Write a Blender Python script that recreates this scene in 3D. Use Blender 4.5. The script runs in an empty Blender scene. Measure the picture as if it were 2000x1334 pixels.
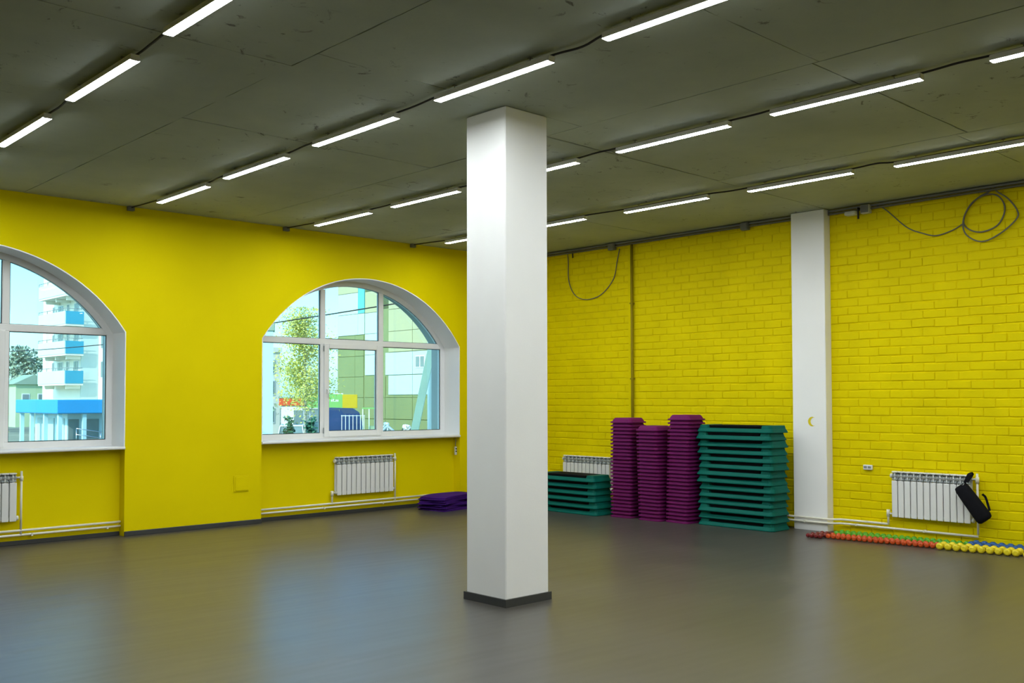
import bpy, bmesh, math, random
from mathutils import Vector, Matrix

# ------------------------------------------------------------------ camera, world, sun, exposure
SC = bpy.context.scene
COL = SC.collection
random.seed(7)
PI = math.pi

YAW, PITCH, ROLL, FPX, CY = 0.755520401, 0.0323472701, -0.00215796951, 1928.92957, 716.872122
cam_data = bpy.data.cameras.new('camera')
cam = bpy.data.objects.new('camera', cam_data)
COL.objects.link(cam)
fw = Vector((math.sin(YAW) * math.cos(PITCH), math.cos(YAW) * math.cos(PITCH), math.sin(PITCH)))
rt = Vector((math.cos(YAW), -math.sin(YAW), 0))
up = rt.cross(fw)
rt2 = rt * math.cos(ROLL) + up * math.sin(ROLL)
up2 = up * math.cos(ROLL) - rt * math.sin(ROLL)
mat = Matrix((rt2, up2, -fw)).transposed().to_4x4()
mat.translation = Vector((0, 0, 1.62))
cam.matrix_world = mat
cam_data.sensor_fit = 'HORIZONTAL'
cam_data.sensor_width = 36.0
cam_data.lens = 36.0 * FPX / 2000.0
cam_data.shift_y = (CY - 667.0) / 2000.0
cam_data.clip_start = 0.05
cam_data.clip_end = 600
SC.camera = cam

world = bpy.data.worlds.new('world')
SC.world = world
world.use_nodes = True
wn = world.node_tree
wn.nodes.clear()
w_out = wn.nodes.new('ShaderNodeOutputWorld')
w_bg = wn.nodes.new('ShaderNodeBackground')
w_sky = wn.nodes.new('ShaderNodeTexSky')
w_sky.sky_type = 'NISHITA'
w_sky.sun_disc = False
w_sky.sun_elevation = math.radians(38)
w_sky.sun_rotation = math.radians(-93)
w_sky.air_density = 1.0
w_sky.dust_density = 1.2
w_sky.ozone_density = 1.0
w_bg.inputs['Strength'].default_value = 0.46
w_tint = wn.nodes.new('ShaderNodeMix')
w_tint.data_type = 'RGBA'
w_tint.blend_type = 'MULTIPLY'
w_tint.inputs[0].default_value = 1.0
w_tint.inputs[7].default_value = (0.52, 0.90, 1.06, 1)
wn.links.new(w_sky.outputs[0], w_tint.inputs[6])
wn.links.new(w_tint.outputs[2], w_bg.inputs['Color'])
wn.links.new(w_bg.outputs[0], w_out.inputs['Surface'])

sun_d = bpy.data.lights.new('sun', 'SUN')
sun_d.energy = 4.2
sun_d.angle = math.radians(0.6)
sun_d.color = (1.0, 0.96, 0.86)
sun = bpy.data.objects.new('sun', sun_d)
COL.objects.link(sun)
sun.rotation_euler = Vector((-0.74, -0.36, 0.57)).to_track_quat('Z', 'Y').to_euler()

LAMP_STRENGTH = 88.0
SC.view_settings.view_transform = 'Standard'
SC.view_settings.look = 'None'
SC.view_settings.exposure = 0.0
SC.view_settings.gamma = 1.0
SC.view_settings.use_curve_mapping = False

# ------------------------------------------------------------------ materials
def _nodes(name):
    m = bpy.data.materials.new(name)
    m.use_nodes = True
    nt = m.node_tree
    b = nt.nodes['Principled BSDF']
    return m, nt, b

def paint(name, col, rough=0.55, spec=0.3, var=0.06, scale=3.0, bump=0.0, bscale=60.0, metal=0.0, detail=3.0):
    """plain painted / moulded surface with a little mottling and fine relief"""
    m, nt, b = _nodes(name)
    b.inputs['Roughness'].default_value = rough
    b.inputs['Specular IOR Level'].default_value = spec
    b.inputs['Metallic'].default_value = metal
    tc = nt.nodes.new('ShaderNodeTexCoord')
    nz = nt.nodes.new('ShaderNodeTexNoise')
    nz.inputs['Scale'].default_value = scale
    nz.inputs['Detail'].default_value = detail
    nt.links.new(tc.outputs['Object'], nz.inputs['Vector'])
    mr = nt.nodes.new('ShaderNodeMapRange')
    mr.inputs['From Min'].default_value = 0.3
    mr.inputs['From Max'].default_value = 0.7
    mr.inputs['To Min'].default_value = 1.0 - var
    mr.inputs['To Max'].default_value = 1.0 + var
    nt.links.new(nz.outputs['Fac'], mr.inputs['Value'])
    mx = nt.nodes.new('ShaderNodeVectorMath')
    mx.operation = 'SCALE'
    mx.inputs[0].default_value = col[:3]
    nt.links.new(mr.outputs[0], mx.inputs['Scale'])
    nt.links.new(mx.outputs[0], b.inputs['Base Color'])
    if bump:
        n2 = nt.nodes.new('ShaderNodeTexNoise')
        n2.inputs['Scale'].default_value = bscale
        n2.inputs['Detail'].default_value = 3
        nt.links.new(tc.outputs['Object'], n2.inputs['Vector'])
        bp = nt.nodes.new('ShaderNodeBump')
        bp.inputs['Strength'].default_value = bump
        bp.inputs['Distance'].default_value = 0.01
        nt.links.new(n2.outputs['Fac'], bp.inputs['Height'])
        nt.links.new(bp.outputs[0], b.inputs['Normal'])
    return m

def emit(name, col, s):
    m = bpy.data.materials.new(name)
    m.use_nodes = True
    nt = m.node_tree
    nt.nodes.clear()
    o = nt.nodes.new('ShaderNodeOutputMaterial')
    e = nt.nodes.new('ShaderNodeEmission')
    e.inputs['Color'].default_value = (*col, 1)
    e.inputs['Strength'].default_value = s
    nt.links.new(e.outputs[0], o.inputs['Surface'])
    return m

def glass(name, tint):
    m = bpy.data.materials.new(name)
    m.use_nodes = True
    nt = m.node_tree
    nt.nodes.clear()
    o = nt.nodes.new('ShaderNodeOutputMaterial')
    mx = nt.nodes.new('ShaderNodeMixShader')
    fr = nt.nodes.new('ShaderNodeFresnel')
    fr.inputs['IOR'].default_value = 1.45
    tr = nt.nodes.new('ShaderNodeBsdfTransparent')
    tr.inputs['Color'].default_value = (*tint, 1)
    gl = nt.nodes.new('ShaderNodeBsdfGlossy')
    gl.inputs['Roughness'].default_value = 0.0
    nt.links.new(fr.outputs[0], mx.inputs['Fac'])
    nt.links.new(tr.outputs[0], mx.inputs[1])
    nt.links.new(gl.outputs[0], mx.inputs[2])
    nt.links.new(mx.outputs[0], o.inputs['Surface'])
    return m

def floor_material():
    m, nt, b = _nodes('linoleum')
    tc = nt.nodes.new('ShaderNodeTexCoord')
    n1 = nt.nodes.new('ShaderNodeTexNoise')
    n1.inputs['Scale'].default_value = 0.9
    n1.inputs['Detail'].default_value = 2
    n2 = nt.nodes.new('ShaderNodeTexNoise')
    n2.inputs['Scale'].default_value = 140
    n2.inputs['Detail'].default_value = 2
    nt.links.new(tc.outputs['Object'], n1.inputs['Vector'])
    nt.links.new(tc.outputs['Object'], n2.inputs['Vector'])
    cr = nt.nodes.new('ShaderNodeValToRGB')
    cr.color_ramp.elements[0].position = 0.35
    cr.color_ramp.elements[0].color = (0.060, 0.054, 0.046, 1)
    cr.color_ramp.elements[1].position = 0.68
    cr.color_ramp.elements[1].color = (0.069, 0.062, 0.053, 1)
    nt.links.new(n1.outputs['Fac'], cr.inputs['Fac'])
    mx = nt.nodes.new('ShaderNodeMix')
    mx.data_type = 'RGBA'
    mx.blend_type = 'OVERLAY'
    mx.inputs[0].default_value = 0.12
    nt.links.new(cr.outputs[0], mx.inputs[6])
    nt.links.new(n2.outputs['Fac'], mx.inputs[7])
    nt.links.new(mx.outputs[2], b.inputs['Base Color'])
    rr = nt.nodes.new('ShaderNodeMapRange')
    rr.inputs['To Min'].default_value = 0.30
    rr.inputs['To Max'].default_value = 0.36
    nt.links.new(n1.outputs['Fac'], rr.inputs['Value'])
    nt.links.new(rr.outputs[0], b.inputs['Roughness'])
    b.inputs['Specular IOR Level'].default_value = 0.72
    # broad, shallow waves in the sheet
    mp = nt.nodes.new('ShaderNodeMapping')
    mp.inputs['Rotation'].default_value = (0, 0, math.radians(25))
    mp.inputs['Scale'].default_value = (0.5, 2.6, 1)
    nt.links.new(tc.outputs['Object'], mp.inputs['Vector'])
    n3 = nt.nodes.new('ShaderNodeTexNoise')
    n3.inputs['Scale'].default_value = 1.3
    n3.inputs['Detail'].default_value = 2
    nt.links.new(mp.outputs[0], n3.inputs['Vector'])
    bp = nt.nodes.new('ShaderNodeBump')
    bp.inputs['Strength'].default_value = 0.35
    bp.inputs['Distance'].default_value = 0.02
    nt.links.new(n3.outputs['Fac'], bp.inputs['Height'])
    nt.links.new(bp.outputs[0], b.inputs['Normal'])
    return m

def concrete_material():
    m, nt, b = _nodes('raw_concrete')
    b.inputs['Roughness'].default_value = 0.85
    b.inputs['Specular IOR Level'].default_value = 0.2
    tc = nt.nodes.new('ShaderNodeTexCoord')
    n1 = nt.nodes.new('ShaderNodeTexNoise')
    n1.inputs['Scale'].default_value = 0.8
    n1.inputs['Detail'].default_value = 8
    n1.inputs['Roughness'].default_value = 0.62
    nt.links.new(tc.outputs['Object'], n1.inputs['Vector'])
    cr = nt.nodes.new('ShaderNodeValToRGB')
    cr.color_ramp.elements[0].position = 0.30
    cr.color_ramp.elements[0].color = (0.335, 0.372, 0.305, 1)
    cr.color_ramp.elements[1].position = 0.72
    cr.color_ramp.elements[1].color = (0.430, 0.472, 0.395, 1)
    nt.links.new(n1.outputs['Fac'], cr.inputs['Fac'])
    # torn, dirty scuffs in loose patches
    n2 = nt.nodes.new('ShaderNodeTexNoise')
    n2.inputs['Scale'].default_value = 5.5
    n2.inputs['Detail'].default_value = 9
    n2.inputs['Roughness'].default_value = 0.7
    n2.inputs['Distortion'].default_value = 1.2
    nt.links.new(tc.outputs['Object'], n2.inputs['Vector'])
    n3 = nt.nodes.new('ShaderNodeTexNoise')
    n3.inputs['Scale'].default_value = 0.75
    n3.inputs['Detail'].default_value = 2
    nt.links.new(tc.outputs['Object'], n3.inputs['Vector'])
    c2 = nt.nodes.new('ShaderNodeMapRange')
    c2.inputs['From Min'].default_value = 0.60
    c2.inputs['From Max'].default_value = 0.66
    nt.links.new(n2.outputs['Fac'], c2.inputs['Value'])
    c3 = nt.nodes.new('ShaderNodeMapRange')
    c3.inputs['From Min'].default_value = 0.45
    c3.inputs['From Max'].default_value = 0.56
    nt.links.new(n3.outputs['Fac'], c3.inputs['Value'])
    mu = nt.nodes.new('ShaderNodeMath')
    mu.operation = 'MULTIPLY'
    nt.links.new(c2.outputs[0], mu.inputs[0])
    nt.links.new(c3.outputs[0], mu.inputs[1])
    mx = nt.nodes.new('ShaderNodeMix')
    mx.data_type = 'RGBA'
    nt.links.new(mu.outputs[0], mx.inputs[0])
    nt.links.new(cr.outputs[0], mx.inputs[6])
    mx.inputs[7].default_value = (0.14, 0.142, 0.12, 1)
    nt.links.new(mx.outputs[2], b.inputs['Base Color'])
    bp = nt.nodes.new('ShaderNodeBump')
    bp.inputs['Strength'].default_value = 0.25
    bp.inputs['Distance'].default_value = 0.01
    nt.links.new(n2.outputs['Fac'], bp.inputs['Height'])
    nt.links.new(bp.outputs[0], b.inputs['Normal'])
    return m

YEL = (0.78, 0.640, 0.0)
M = {}
M['yellow'] = paint('yellow_wall_paint', YEL, 0.68, 0.06, 0.03, 1.2, 0.06, 90)
M['yellow_brick'] = paint('yellow_brick_paint', YEL, 0.62, 0.07, 0.05, 2.0, 0.18, 45)
M['riser_paint'] = paint('dark_olive_paint', (0.30, 0.23, 0.01), 0.6, 0.1, 0.05)  # darker olive than the wall yellow
M['white_paint'] = paint('white_wall_paint', (0.90, 0.90, 0.89), 0.6, 0.2, 0.02, 1.5, 0.05, 80)
M['white_plastic'] = paint('white_window_plastic', (0.80, 0.81, 0.81), 0.35, 0.4, 0.01)
M['white_metal'] = paint('white_enamel', (0.78, 0.79, 0.78), 0.32, 0.45, 0.015)
M['pipe_paint'] = paint('cream_pipe_enamel', (0.80, 0.77, 0.66), 0.35, 0.4, 0.03)
M['rad_dark'] = paint('shaded_grey_enamel', (0.25, 0.28, 0.28), 0.5, 0.3, 0.03)  # greys the white radiator louvres with the shade inside their openings
M['floor'] = floor_material()
M['concrete'] = concrete_material()
M['concrete_gap'] = paint('concrete_joint', (0.055, 0.056, 0.05), 0.9, 0.1, 0.2, 5)
M['base_grey'] = paint('dark_grey_skirting', (0.045, 0.047, 0.048), 0.4, 0.4, 0.06)
M['teal'] = paint('teal_plastic', (0.001, 0.108, 0.082), 0.55, 0.12, 0.05, 6, 0.05, 200)
M['rubber'] = paint('black_rubber_mat', (0.006, 0.007, 0.009), 0.8, 0.10, 0.15, 30, 0.3, 250)
M['purple'] = paint('purple_plastic', (0.150, 0.010, 0.100), 0.55, 0.12, 0.05, 6, 0.05, 200)
M['violet_foam'] = paint('violet_foam', (0.050, 0.011, 0.160), 0.8, 0.06, 0.1, 8, 0.2, 120)
M['lamp_body'] = paint('lamp_housing', (0.72, 0.73, 0.72), 0.4, 0.4, 0.01)
M['lamp_glow'] = emit('lamp_diffuser', (0.93, 0.985, 1.0), LAMP_STRENGTH)
M['cable_grey'] = paint('grey_cable', (0.17, 0.16, 0.13), 0.6, 0.3, 0.1)
M['cable_black'] = paint('black_cable', (0.022, 0.02, 0.02), 0.6, 0.3, 0.1)
M['conduit'] = paint('grey_conduit', (0.20, 0.205, 0.19), 0.55, 0.3, 0.06)
M['box_white'] = paint('off_white_box', (0.62, 0.63, 0.56), 0.5, 0.3, 0.03)
M['black_cloth'] = paint('black_cloth', (0.006, 0.006, 0.009), 0.85, 0.15, 0.2, 20, 0.3, 180)
M['chrome'] = paint('steel', (0.55, 0.56, 0.58), 0.25, 0.5, 0.02, metal=1.0)
M['db_red'] = paint('dark_red_vinyl', (0.165, 0.010, 0.012), 0.35, 0.45, 0.05)
M['db_orange'] = paint('orange_vinyl', (0.56, 0.072, 0.010), 0.35, 0.45, 0.05)
M['db_yellow'] = paint('lemon_vinyl', (0.78, 0.62, 0.015), 0.38, 0.4, 0.05)
M['db_green'] = paint('green_vinyl', (0.085, 0.36, 0.012), 0.35, 0.45, 0.05)
M['db_blue'] = paint('blue_vinyl', (0.008, 0.085, 0.30), 0.35, 0.45, 0.05)
M['glass'] = glass('window_glass', (0.90, 0.975, 0.97))
M['gasket'] = paint('dark_gasket', (0.03, 0.05, 0.05), 0.6, 0.2, 0.05)
# outside
M['outer_render'] = paint('shaded_outer_render', (0.34, 0.40, 0.39), 0.8, 0.1, 0.05, 3)  # grey holds the shaded soffit of the outer reveal in its colour
M['ground'] = paint('asphalt_and_grass', (0.22, 0.24, 0.18), 0.9, 0.1, 0.35, 0.15)
M['tower_white'] = paint('tower_render', (0.82, 0.80, 0.70), 0.85, 0.1, 0.03, 0.5)
M['tower_grey'] = paint('shade_grey_render', (0.55, 0.66, 0.63), 0.85, 0.1, 0.03, 0.5)  # shade of the tower recess as colour; plain grey render elsewhere
M['pale_blue'] = paint('pale_blue_cladding', (0.50, 0.76, 0.80), 0.6, 0.2, 0.03, 0.5)
M['balcony_blue'] = paint('balcony_lit_cladding', (0.62, 0.80, 0.79), 0.5, 0.3, 0.03, 0.5)  # paler, with the sunlit front put into the colour
M['balcony_blue_shaded'] = paint('balcony_shaded_cladding', (0.05, 0.33, 0.48), 0.5, 0.3, 0.04, 0.5)  # same cladding, darkened for the balcony end in shade
M['far_glass'] = paint('far_window_glass', (0.20, 0.27, 0.27), 0.15, 0.5, 0.1, 1)
M['teal_glass'] = paint('teal_stair_glazing', (0.10, 0.42, 0.42), 0.2, 0.5, 0.05, 1)
M['shop_blue'] = paint('blue_fascia', (0.03, 0.33, 0.68), 0.4, 0.4, 0.04, 0.4)
M['shop_wall'] = paint('pale_shop_panel', (0.62, 0.80, 0.82), 0.5, 0.3, 0.03, 0.5)
M['panel_white'] = paint('white_facade_panel', (0.50, 0.62, 0.60), 0.7, 0.2, 0.02, 0.4)
M['panel_olive'] = paint('olive_facade_panel', (0.22, 0.265, 0.12), 0.7, 0.2, 0.04, 0.4)
M['panel_beige'] = paint('beige_facade_panel', (0.44, 0.43, 0.26), 0.7, 0.2, 0.03, 0.4)
M['post_white'] = paint('whitewashed_concrete', (0.86, 0.90, 0.88), 0.8, 0.1, 0.05, 2)
M['strut_paint'] = paint('greenish_concrete', (0.74, 0.84, 0.66), 0.8, 0.1, 0.05, 2)
M['leaf_birch'] = paint('birch_leaf', (0.56, 0.57, 0.13), 0.6, 0.2, 0.25, 1.5)
M['leaf_dark'] = paint('dark_leaf', (0.05, 0.16, 0.09), 0.6, 0.2, 0.3, 1.5)
M['leaf_grey'] = paint('grey_green_leaf', (0.25, 0.33, 0.22), 0.6, 0.2, 0.3, 1.5)
M['bark'] = paint('birch_bark', (0.55, 0.52, 0.44), 0.8, 0.1, 0.3, 6)
M['sign_red'] = paint('red_sign', (0.72, 0.10, 0.04), 0.45, 0.3, 0.03)
M['sign_green'] = paint('green_board', (0.20, 0.48, 0.14), 0.45, 0.3, 0.03)
M['sign_yellow'] = paint('yellow_board', (0.56, 0.40, 0.02), 0.45, 0.3, 0.03)
M['sign_white'] = paint('white_lettering', (0.80, 0.85, 0.80), 0.5, 0.3, 0.02)
M['truck_blue'] = paint('dark_blue_tilt', (0.025, 0.06, 0.15), 0.6, 0.2, 0.1, 1)
M['car_white'] = paint('white_car_paint', (0.80, 0.82, 0.78), 0.25, 0.5, 0.02)
M['tyre'] = paint('tyre', (0.015, 0.015, 0.015), 0.8, 0.2, 0.1)
M['house_green'] = paint('pale_green_render', (0.48, 0.60, 0.36), 0.85, 0.1, 0.04, 0.5)
M['house_roof'] = paint('grey_green_roof', (0.30, 0.40, 0.30), 0.8, 0.1, 0.05, 0.5)

# ------------------------------------------------------------------ mesh helpers
class MB:
    def __init__(self):
        self.v, self.f, self.s = [], [], []

    def face(self, idx, smooth=False):
        self.f.append(tuple(idx)); self.s.append(smooth)

    def box(self, x0, x1, y0, y1, z0, z1, c=0.0):
        if c <= 0:
            b = len(self.v)
            self.v += [(x0, y0, z0), (x1, y0, z0), (x1, y1, z0), (x0, y1, z0),
                       (x0, y0, z1), (x1, y0, z1), (x1, y1, z1), (x0, y1, z1)]
            for q in ((0, 3, 2, 1), (4, 5, 6, 7), (0, 1, 5, 4), (1, 2, 6, 5), (2, 3, 7, 6), (3, 0, 4, 7)):
                self.face([b + i for i in q])
            return self
        c = min(c, (x1 - x0) * .45, (y1 - y0) * .45, (z1 - z0) * .45)
        def rect(i, z):
            return [(x0 + i + c, y0 + i, z), (x1 - i - c, y0 + i, z), (x1 - i, y0 + i + c, z), (x1 - i, y1 - i - c, z),
                    (x1 - i - c, y1 - i, z), (x0 + i + c, y1 - i, z), (x0 + i, y1 - i - c, z), (x0 + i, y0 + i + c, z)]
        self.loft([rect(c * .7, z0), rect(0, z0 + c), rect(0, z1 - c), rect(c * .7, z1)])
        return self

    def loft(self, rings, cap0=True, cap1=True, smooth=False, closed=True):
        b = len(self.v)
        n = len(rings[0])
        for r in rings:
            self.v += [tuple(p) for p in r]
        for k in range(len(rings) - 1):
            for i in range(n if closed else n - 1):
                j = (i + 1) % n
                self.face((b + k * n + i, b + k * n + j, b + (k + 1) * n + j, b + (k + 1) * n + i), smooth)
        if cap0:
            self.face([b + i for i in reversed(range(n))])
        if cap1:
            self.face([b + (len(rings) - 1) * n + i for i in range(n)])
        return self

    def tube(self, pts, r, n=8, caps=True):
        pts = [Vector(p) for p in pts]
        rings = []
        ref = None
        for i, p in enumerate(pts):
            a = pts[max(i - 1, 0)]; c = pts[min(i + 1, len(pts) - 1)]
            t = (c - a).normalized()
            if ref is None:
                ref = Vector((0, 0, 1)) if abs(t.z) < 0.9 else Vector((1, 0, 0))
            u = ref - t * ref.dot(t)
            if u.length < 1e-4:
                u = Vector((1, 0, 0)) - t * t.x
            u.normalize()
            ref = u
            w = t.cross(u)
            rr = r[i] if isinstance(r, (list, tuple)) else r
            rings.append([p + (u * math.cos(2 * PI * k / n) + w * math.sin(2 * PI * k / n)) * rr for k in range(n)])
        return self.loft(rings, caps, caps, True)

    def lathe(self, prof, n=12, origin=(0, 0, 0), axis='z', smooth=True):
        rings = []
        ox, oy, oz = origin
        for r, h in prof:
            ring = []
            for k in range(n):
                a = 2 * PI * k / n
                c, s = r * math.cos(a), r * math.sin(a)
                if axis == 'z': ring.append((ox + c, oy + s, oz + h))
                elif axis == 'x': ring.append((ox + h, oy + c, oz + s))
                else: ring.append((ox + s, oy + h, oz + c))
            rings.append(ring)
        return self.loft(rings, True, True, smooth)

    def prism(self, poly, y0, y1):
        """outline in (x, z), thickness from y0 to y1"""
        b = len(self.v)
        n = len(poly)
        self.v += [(p[0], y0, p[1]) for p in poly] + [(p[0], y1, p[1]) for p in poly]
        self.face([b + i for i in range(n)])
        self.face([b + n + i for i in reversed(range(n))])
        for i in range(n):
            j = (i + 1) % n
            self.face((b + i, b + n + i, b + n + j, b + j))
        return self

    def mesh(self, name, m, fix=True):
        me = bpy.data.meshes.new(name)
        me.from_pydata(self.v, [], self.f)
        me.polygons.foreach_set('use_smooth', self.s)
        if fix:
            bm = bmesh.new(); bm.from_mesh(me)
            bmesh.ops.recalc_face_normals(bm, faces=bm.faces)
            bm.to_mesh(me); bm.free()
        me.materials.append(m)
        me.update()
        return me

    def build(self, name, m, parent=None, loc=None, rotz=0.0, fix=True):
        return link(name, self.mesh(name, m, fix), parent, loc, rotz)

def link(name, me, parent=None, loc=None, rotz=0.0):
    o = bpy.data.objects.new(name, me)
    COL.objects.link(o)
    if parent is not None:
        o.parent = parent
    if loc is not None:
        o.location = loc
    if rotz:
        o.rotation_euler[2] = rotz
    return o

def tag(o, label, cat, group=None):
    o['label'] = label
    o['category'] = cat
    if group:
        o['group'] = group
    return o

def thing(name, label, cat, loc=(0, 0, 0), rotz=0.0, group=None):
    o = bpy.data.objects.new(name, None)
    o.empty_display_size = 0.05
    COL.objects.link(o)
    o.location = loc
    o.rotation_euler = (0, 0, rotz)
    return tag(o, label, cat, group)

def struct(o):
    o['kind'] = 'structure'
    return o

def dup(root, loc, rotz, label, group=None, scale=None):
    r = root.copy(); COL.objects.link(r)
    r.location = loc
    r.rotation_euler = (0, 0, rotz)
    r['label'] = label
    if group: r['group'] = group
    if scale: r.scale = scale
    for ch in list(root.children):
        c = ch.copy(); COL.objects.link(c); c.parent = r
        for g in ch.children:
            d = g.copy(); COL.objects.link(d); d.parent = c
    return r

def spline(pts, n=8):
    """Catmull-Rom through the points"""
    P = [Vector(p) for p in pts]
    P = [P[0] * 2 - P[1]] + P + [P[-1] * 2 - P[-2]]
    out = []
    for i in range(1, len(P) - 2):
        for k in range(n):
            t = k / n
            a, b, c, d = P[i - 1], P[i], P[i + 1], P[i + 2]
            out.append(0.5 * ((2 * b) + (c - a) * t + (2 * a - 5 * b + 4 * c - d) * t * t + (3 * b - a - 3 * c + d) * t ** 3))
    out.append(P[-2])
    return out

def rrect(hx, hy, r, z, n=4, cx=0.0, cy=0.0):
    pts = []
    for sx, sy, a0 in ((1, 1, 0), (-1, 1, 90), (-1, -1, 180), (1, -1, 270)):
        for k in range(n + 1):
            a = math.radians(a0 + 90 * k / n)
            pts.append((cx + sx * (hx - r) + r * math.cos(a), cy + sy * (hy - r) + r * math.sin(a), z))
    return pts

ORD = ['', 'first', 'second', 'third', 'fourth', 'fifth', 'sixth', 'seventh', 'eighth', 'ninth', 'tenth', 'eleventh',
       'twelfth', 'thirteenth', 'fourteenth', 'fifteenth', 'sixteenth', 'seventeenth', 'eighteenth', 'nineteenth',
       'twentieth', 'twenty-first', 'twenty-second', 'twenty-third', 'twenty-fourth', 'twenty-fifth', 'twenty-sixth',
       'twenty-seventh', 'twenty-eighth', 'twenty-ninth', 'thirtieth']

# ------------------------------------------------------------------ room shell
XW, YW, H = 11.15, 11.733, 3.94
X0, Y0 = -4.6, -6.2
YF = 12.10                       # room face of the window frames
YO = 12.42                       # outer face of the window wall
W1 = (1.31, 4.72)
W2 = (6.523, 9.935)
SPR = 2.43
RISE = 0.925
SILL = 1.065

def arch_z(x, x0, x1, inset=0.0):
    hw = (x1 - x0) / 2
    R = (hw * hw + RISE * RISE) / (2 * RISE)
    zc = SPR + RISE - R
    R -= inset
    d = x - (x0 + x1) / 2
    return zc + math.sqrt(max(R * R - d * d, 0))

struct(MB().box(X0 - .3, XW + .35, Y0 - .3, YO, -0.25, 0.0).build('floor', M['floor']))

# window wall: piers, the masonry over the arches and the thinner parapets under the sills
wb = MB()
for a, b in ((X0 - .3, W1[0]), (W1[1], W2[0]), (W2[1], XW + .35)):
    wb.box(a, b, YW, YO, 0, H + .06)
for (a, b) in (W1, W2):
    N = 40
    for k in range(N):
        xa, xb = a + (b - a) * k / N, a + (b - a) * (k + 1) / N
        za, zb = arch_z(xa, a, b), arch_z(xb, a, b)
        i = len(wb.v)
        wb.v += [(xa, YW, za), (xb, YW, zb), (xb, YW, H + .06), (xa, YW, H + .06),
                 (xa, YO, za), (xb, YO, zb), (xb, YO, H + .06), (xa, YO, H + .06)]
        wb.face((i, i + 1, i + 2, i + 3)); wb.face((i + 5, i + 4, i + 7, i + 6)); wb.face((i, i + 4, i + 5, i + 1))
    wb.box(a, b, 11.88, YO, 0, SILL - .035)
wall_back = struct(wb.build('wall_back', M['yellow'], fix=False))

struct(MB().box(X0 - .3, X0, Y0, YW, 0, H + .06).build('wall_left', M['yellow']))
struct(MB().box(X0 - .3, XW + .35, Y0 - .3, Y0, 0, H + .06).build('wall_front', M['yellow']))
wall_right = struct(MB().box(XW + .0105, XW + .35, Y0, YW, 0, H + .06).build('wall_right', M['yellow_brick']))

# bricks of the right wall, 250 x 88 mm, painted over
PIL_Y = (6.13, 6.585)
def brick_geo(mb, y0, y1, z0, z1, rnd):
    """one painted brick on the wall plane: chamfered, slightly uneven face"""
    xb = XW + .0110
    xf = XW + rnd.uniform(-.0032, .0034)
    c = rnd.uniform(.004, .008)
    b = len(mb.v)
    ym = (y0 + y1) / 2
    j = lambda a: rnd.uniform(-a, a)
    mb.v += [(xb, y0 - .001, z0 - .001), (xb, y1 + .001, z0 - .001), (xb, y1 + .001, z1 + .001), (xb, y0 - .001, z1 + .001)]
    mb.v += [(xf + j(.0012), y0 + c, z0 + c + j(.0015)), (xf + j(.001), ym, z0 + c + j(.0022)), (xf + j(.0012), y1 - c, z0 + c + j(.0015)),
             (xf + j(.0012), y1 - c, z1 - c + j(.0015)), (xf + j(.001), ym, z1 - c + j(.0022)), (xf + j(.0012), y0 + c, z1 - c + j(.0015))]
    for q in ((4, 5, 8, 9), (5, 6, 7, 8), (0, 1, 6, 5, 4), (2, 3, 9, 8, 7), (1, 2, 7, 6), (3, 0, 4, 9)):
        mb.face([b + i for i in q])

rb = random.Random(11)
bricks = []
ncourse = 39
for cidx in range(ncourse):
    z0 = cidx * .101
    z1 = z0 + .101
    y = 1.2 - (.13 if cidx % 2 else 0.0) + rb.uniform(-.012, .012)
    kb = 0
    while y < YW - .02:
        L = 1.2 - (.13 if cidx % 2 else 0.0) + .261 * (kb + 1) + rb.uniform(-.010, .010) - y
        kb += 1
        g = rb.choice([.001, .002, .003, .006])
        gz = rb.choice([.004, .006, .008, .011])
        a, b = y + g / 2, y + L - g / 2
        y += L
        segs = [(a, min(b, YW - .004))]
        if a < PIL_Y[1] and b > PIL_Y[0]:
            segs = []
            if a < PIL_Y[0] - .03: segs.append((a, PIL_Y[0] - .004))
            if b > PIL_Y[1] + .03: segs.append((PIL_Y[1] + .004, b))
        for s in segs:
            bricks.append((s[0], s[1], z0 + gz / 2 + .001, min(z1 - gz / 2 - rb.uniform(0, .003), H - .002)))
def brick_rank(q):
    inview = (3.62 < q[0] < 6.1) or (6.6 < q[0] < 11)
    return (0 if inview else 1, (q[0] + q[1]) / 2)
bricks.sort(key=brick_rank)
for q in bricks[:300]:
    mb = MB(); brick_geo(mb, *q, rb)
    mb.build('brick', M['yellow_brick'], wall_right, fix=False)
rest = MB()
for q in bricks[300:]:
    brick_geo(rest, *q, rb)
o = rest.build('brickwork', M['yellow_brick'], wall_right, fix=False)
o['kind'] = 'stuff'

# white pilaster on the brick wall
struct(MB().box(11.02, XW + .02, *PIL_Y, 0, H - .003, .006).build('pilaster', M['white_paint']))

# free-standing square column with its skirting
col = struct(MB().box(5.262, 5.735, 5.66, 6.13, 0, H - .003, .008).build('column', M['white_paint']))
cs = MB()
for (a, b, c, d) in ((5.245, 5.262, 5.643, 6.147), (5.735, 5.752, 5.643, 6.147), (5.262, 5.735, 5.643, 5.66), (5.262, 5.735, 6.13, 6.147)):
    cs.box(a, b, c, d, 0, .062)
cs.build('skirting', M['base_grey'], col)
struct(col)

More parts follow.
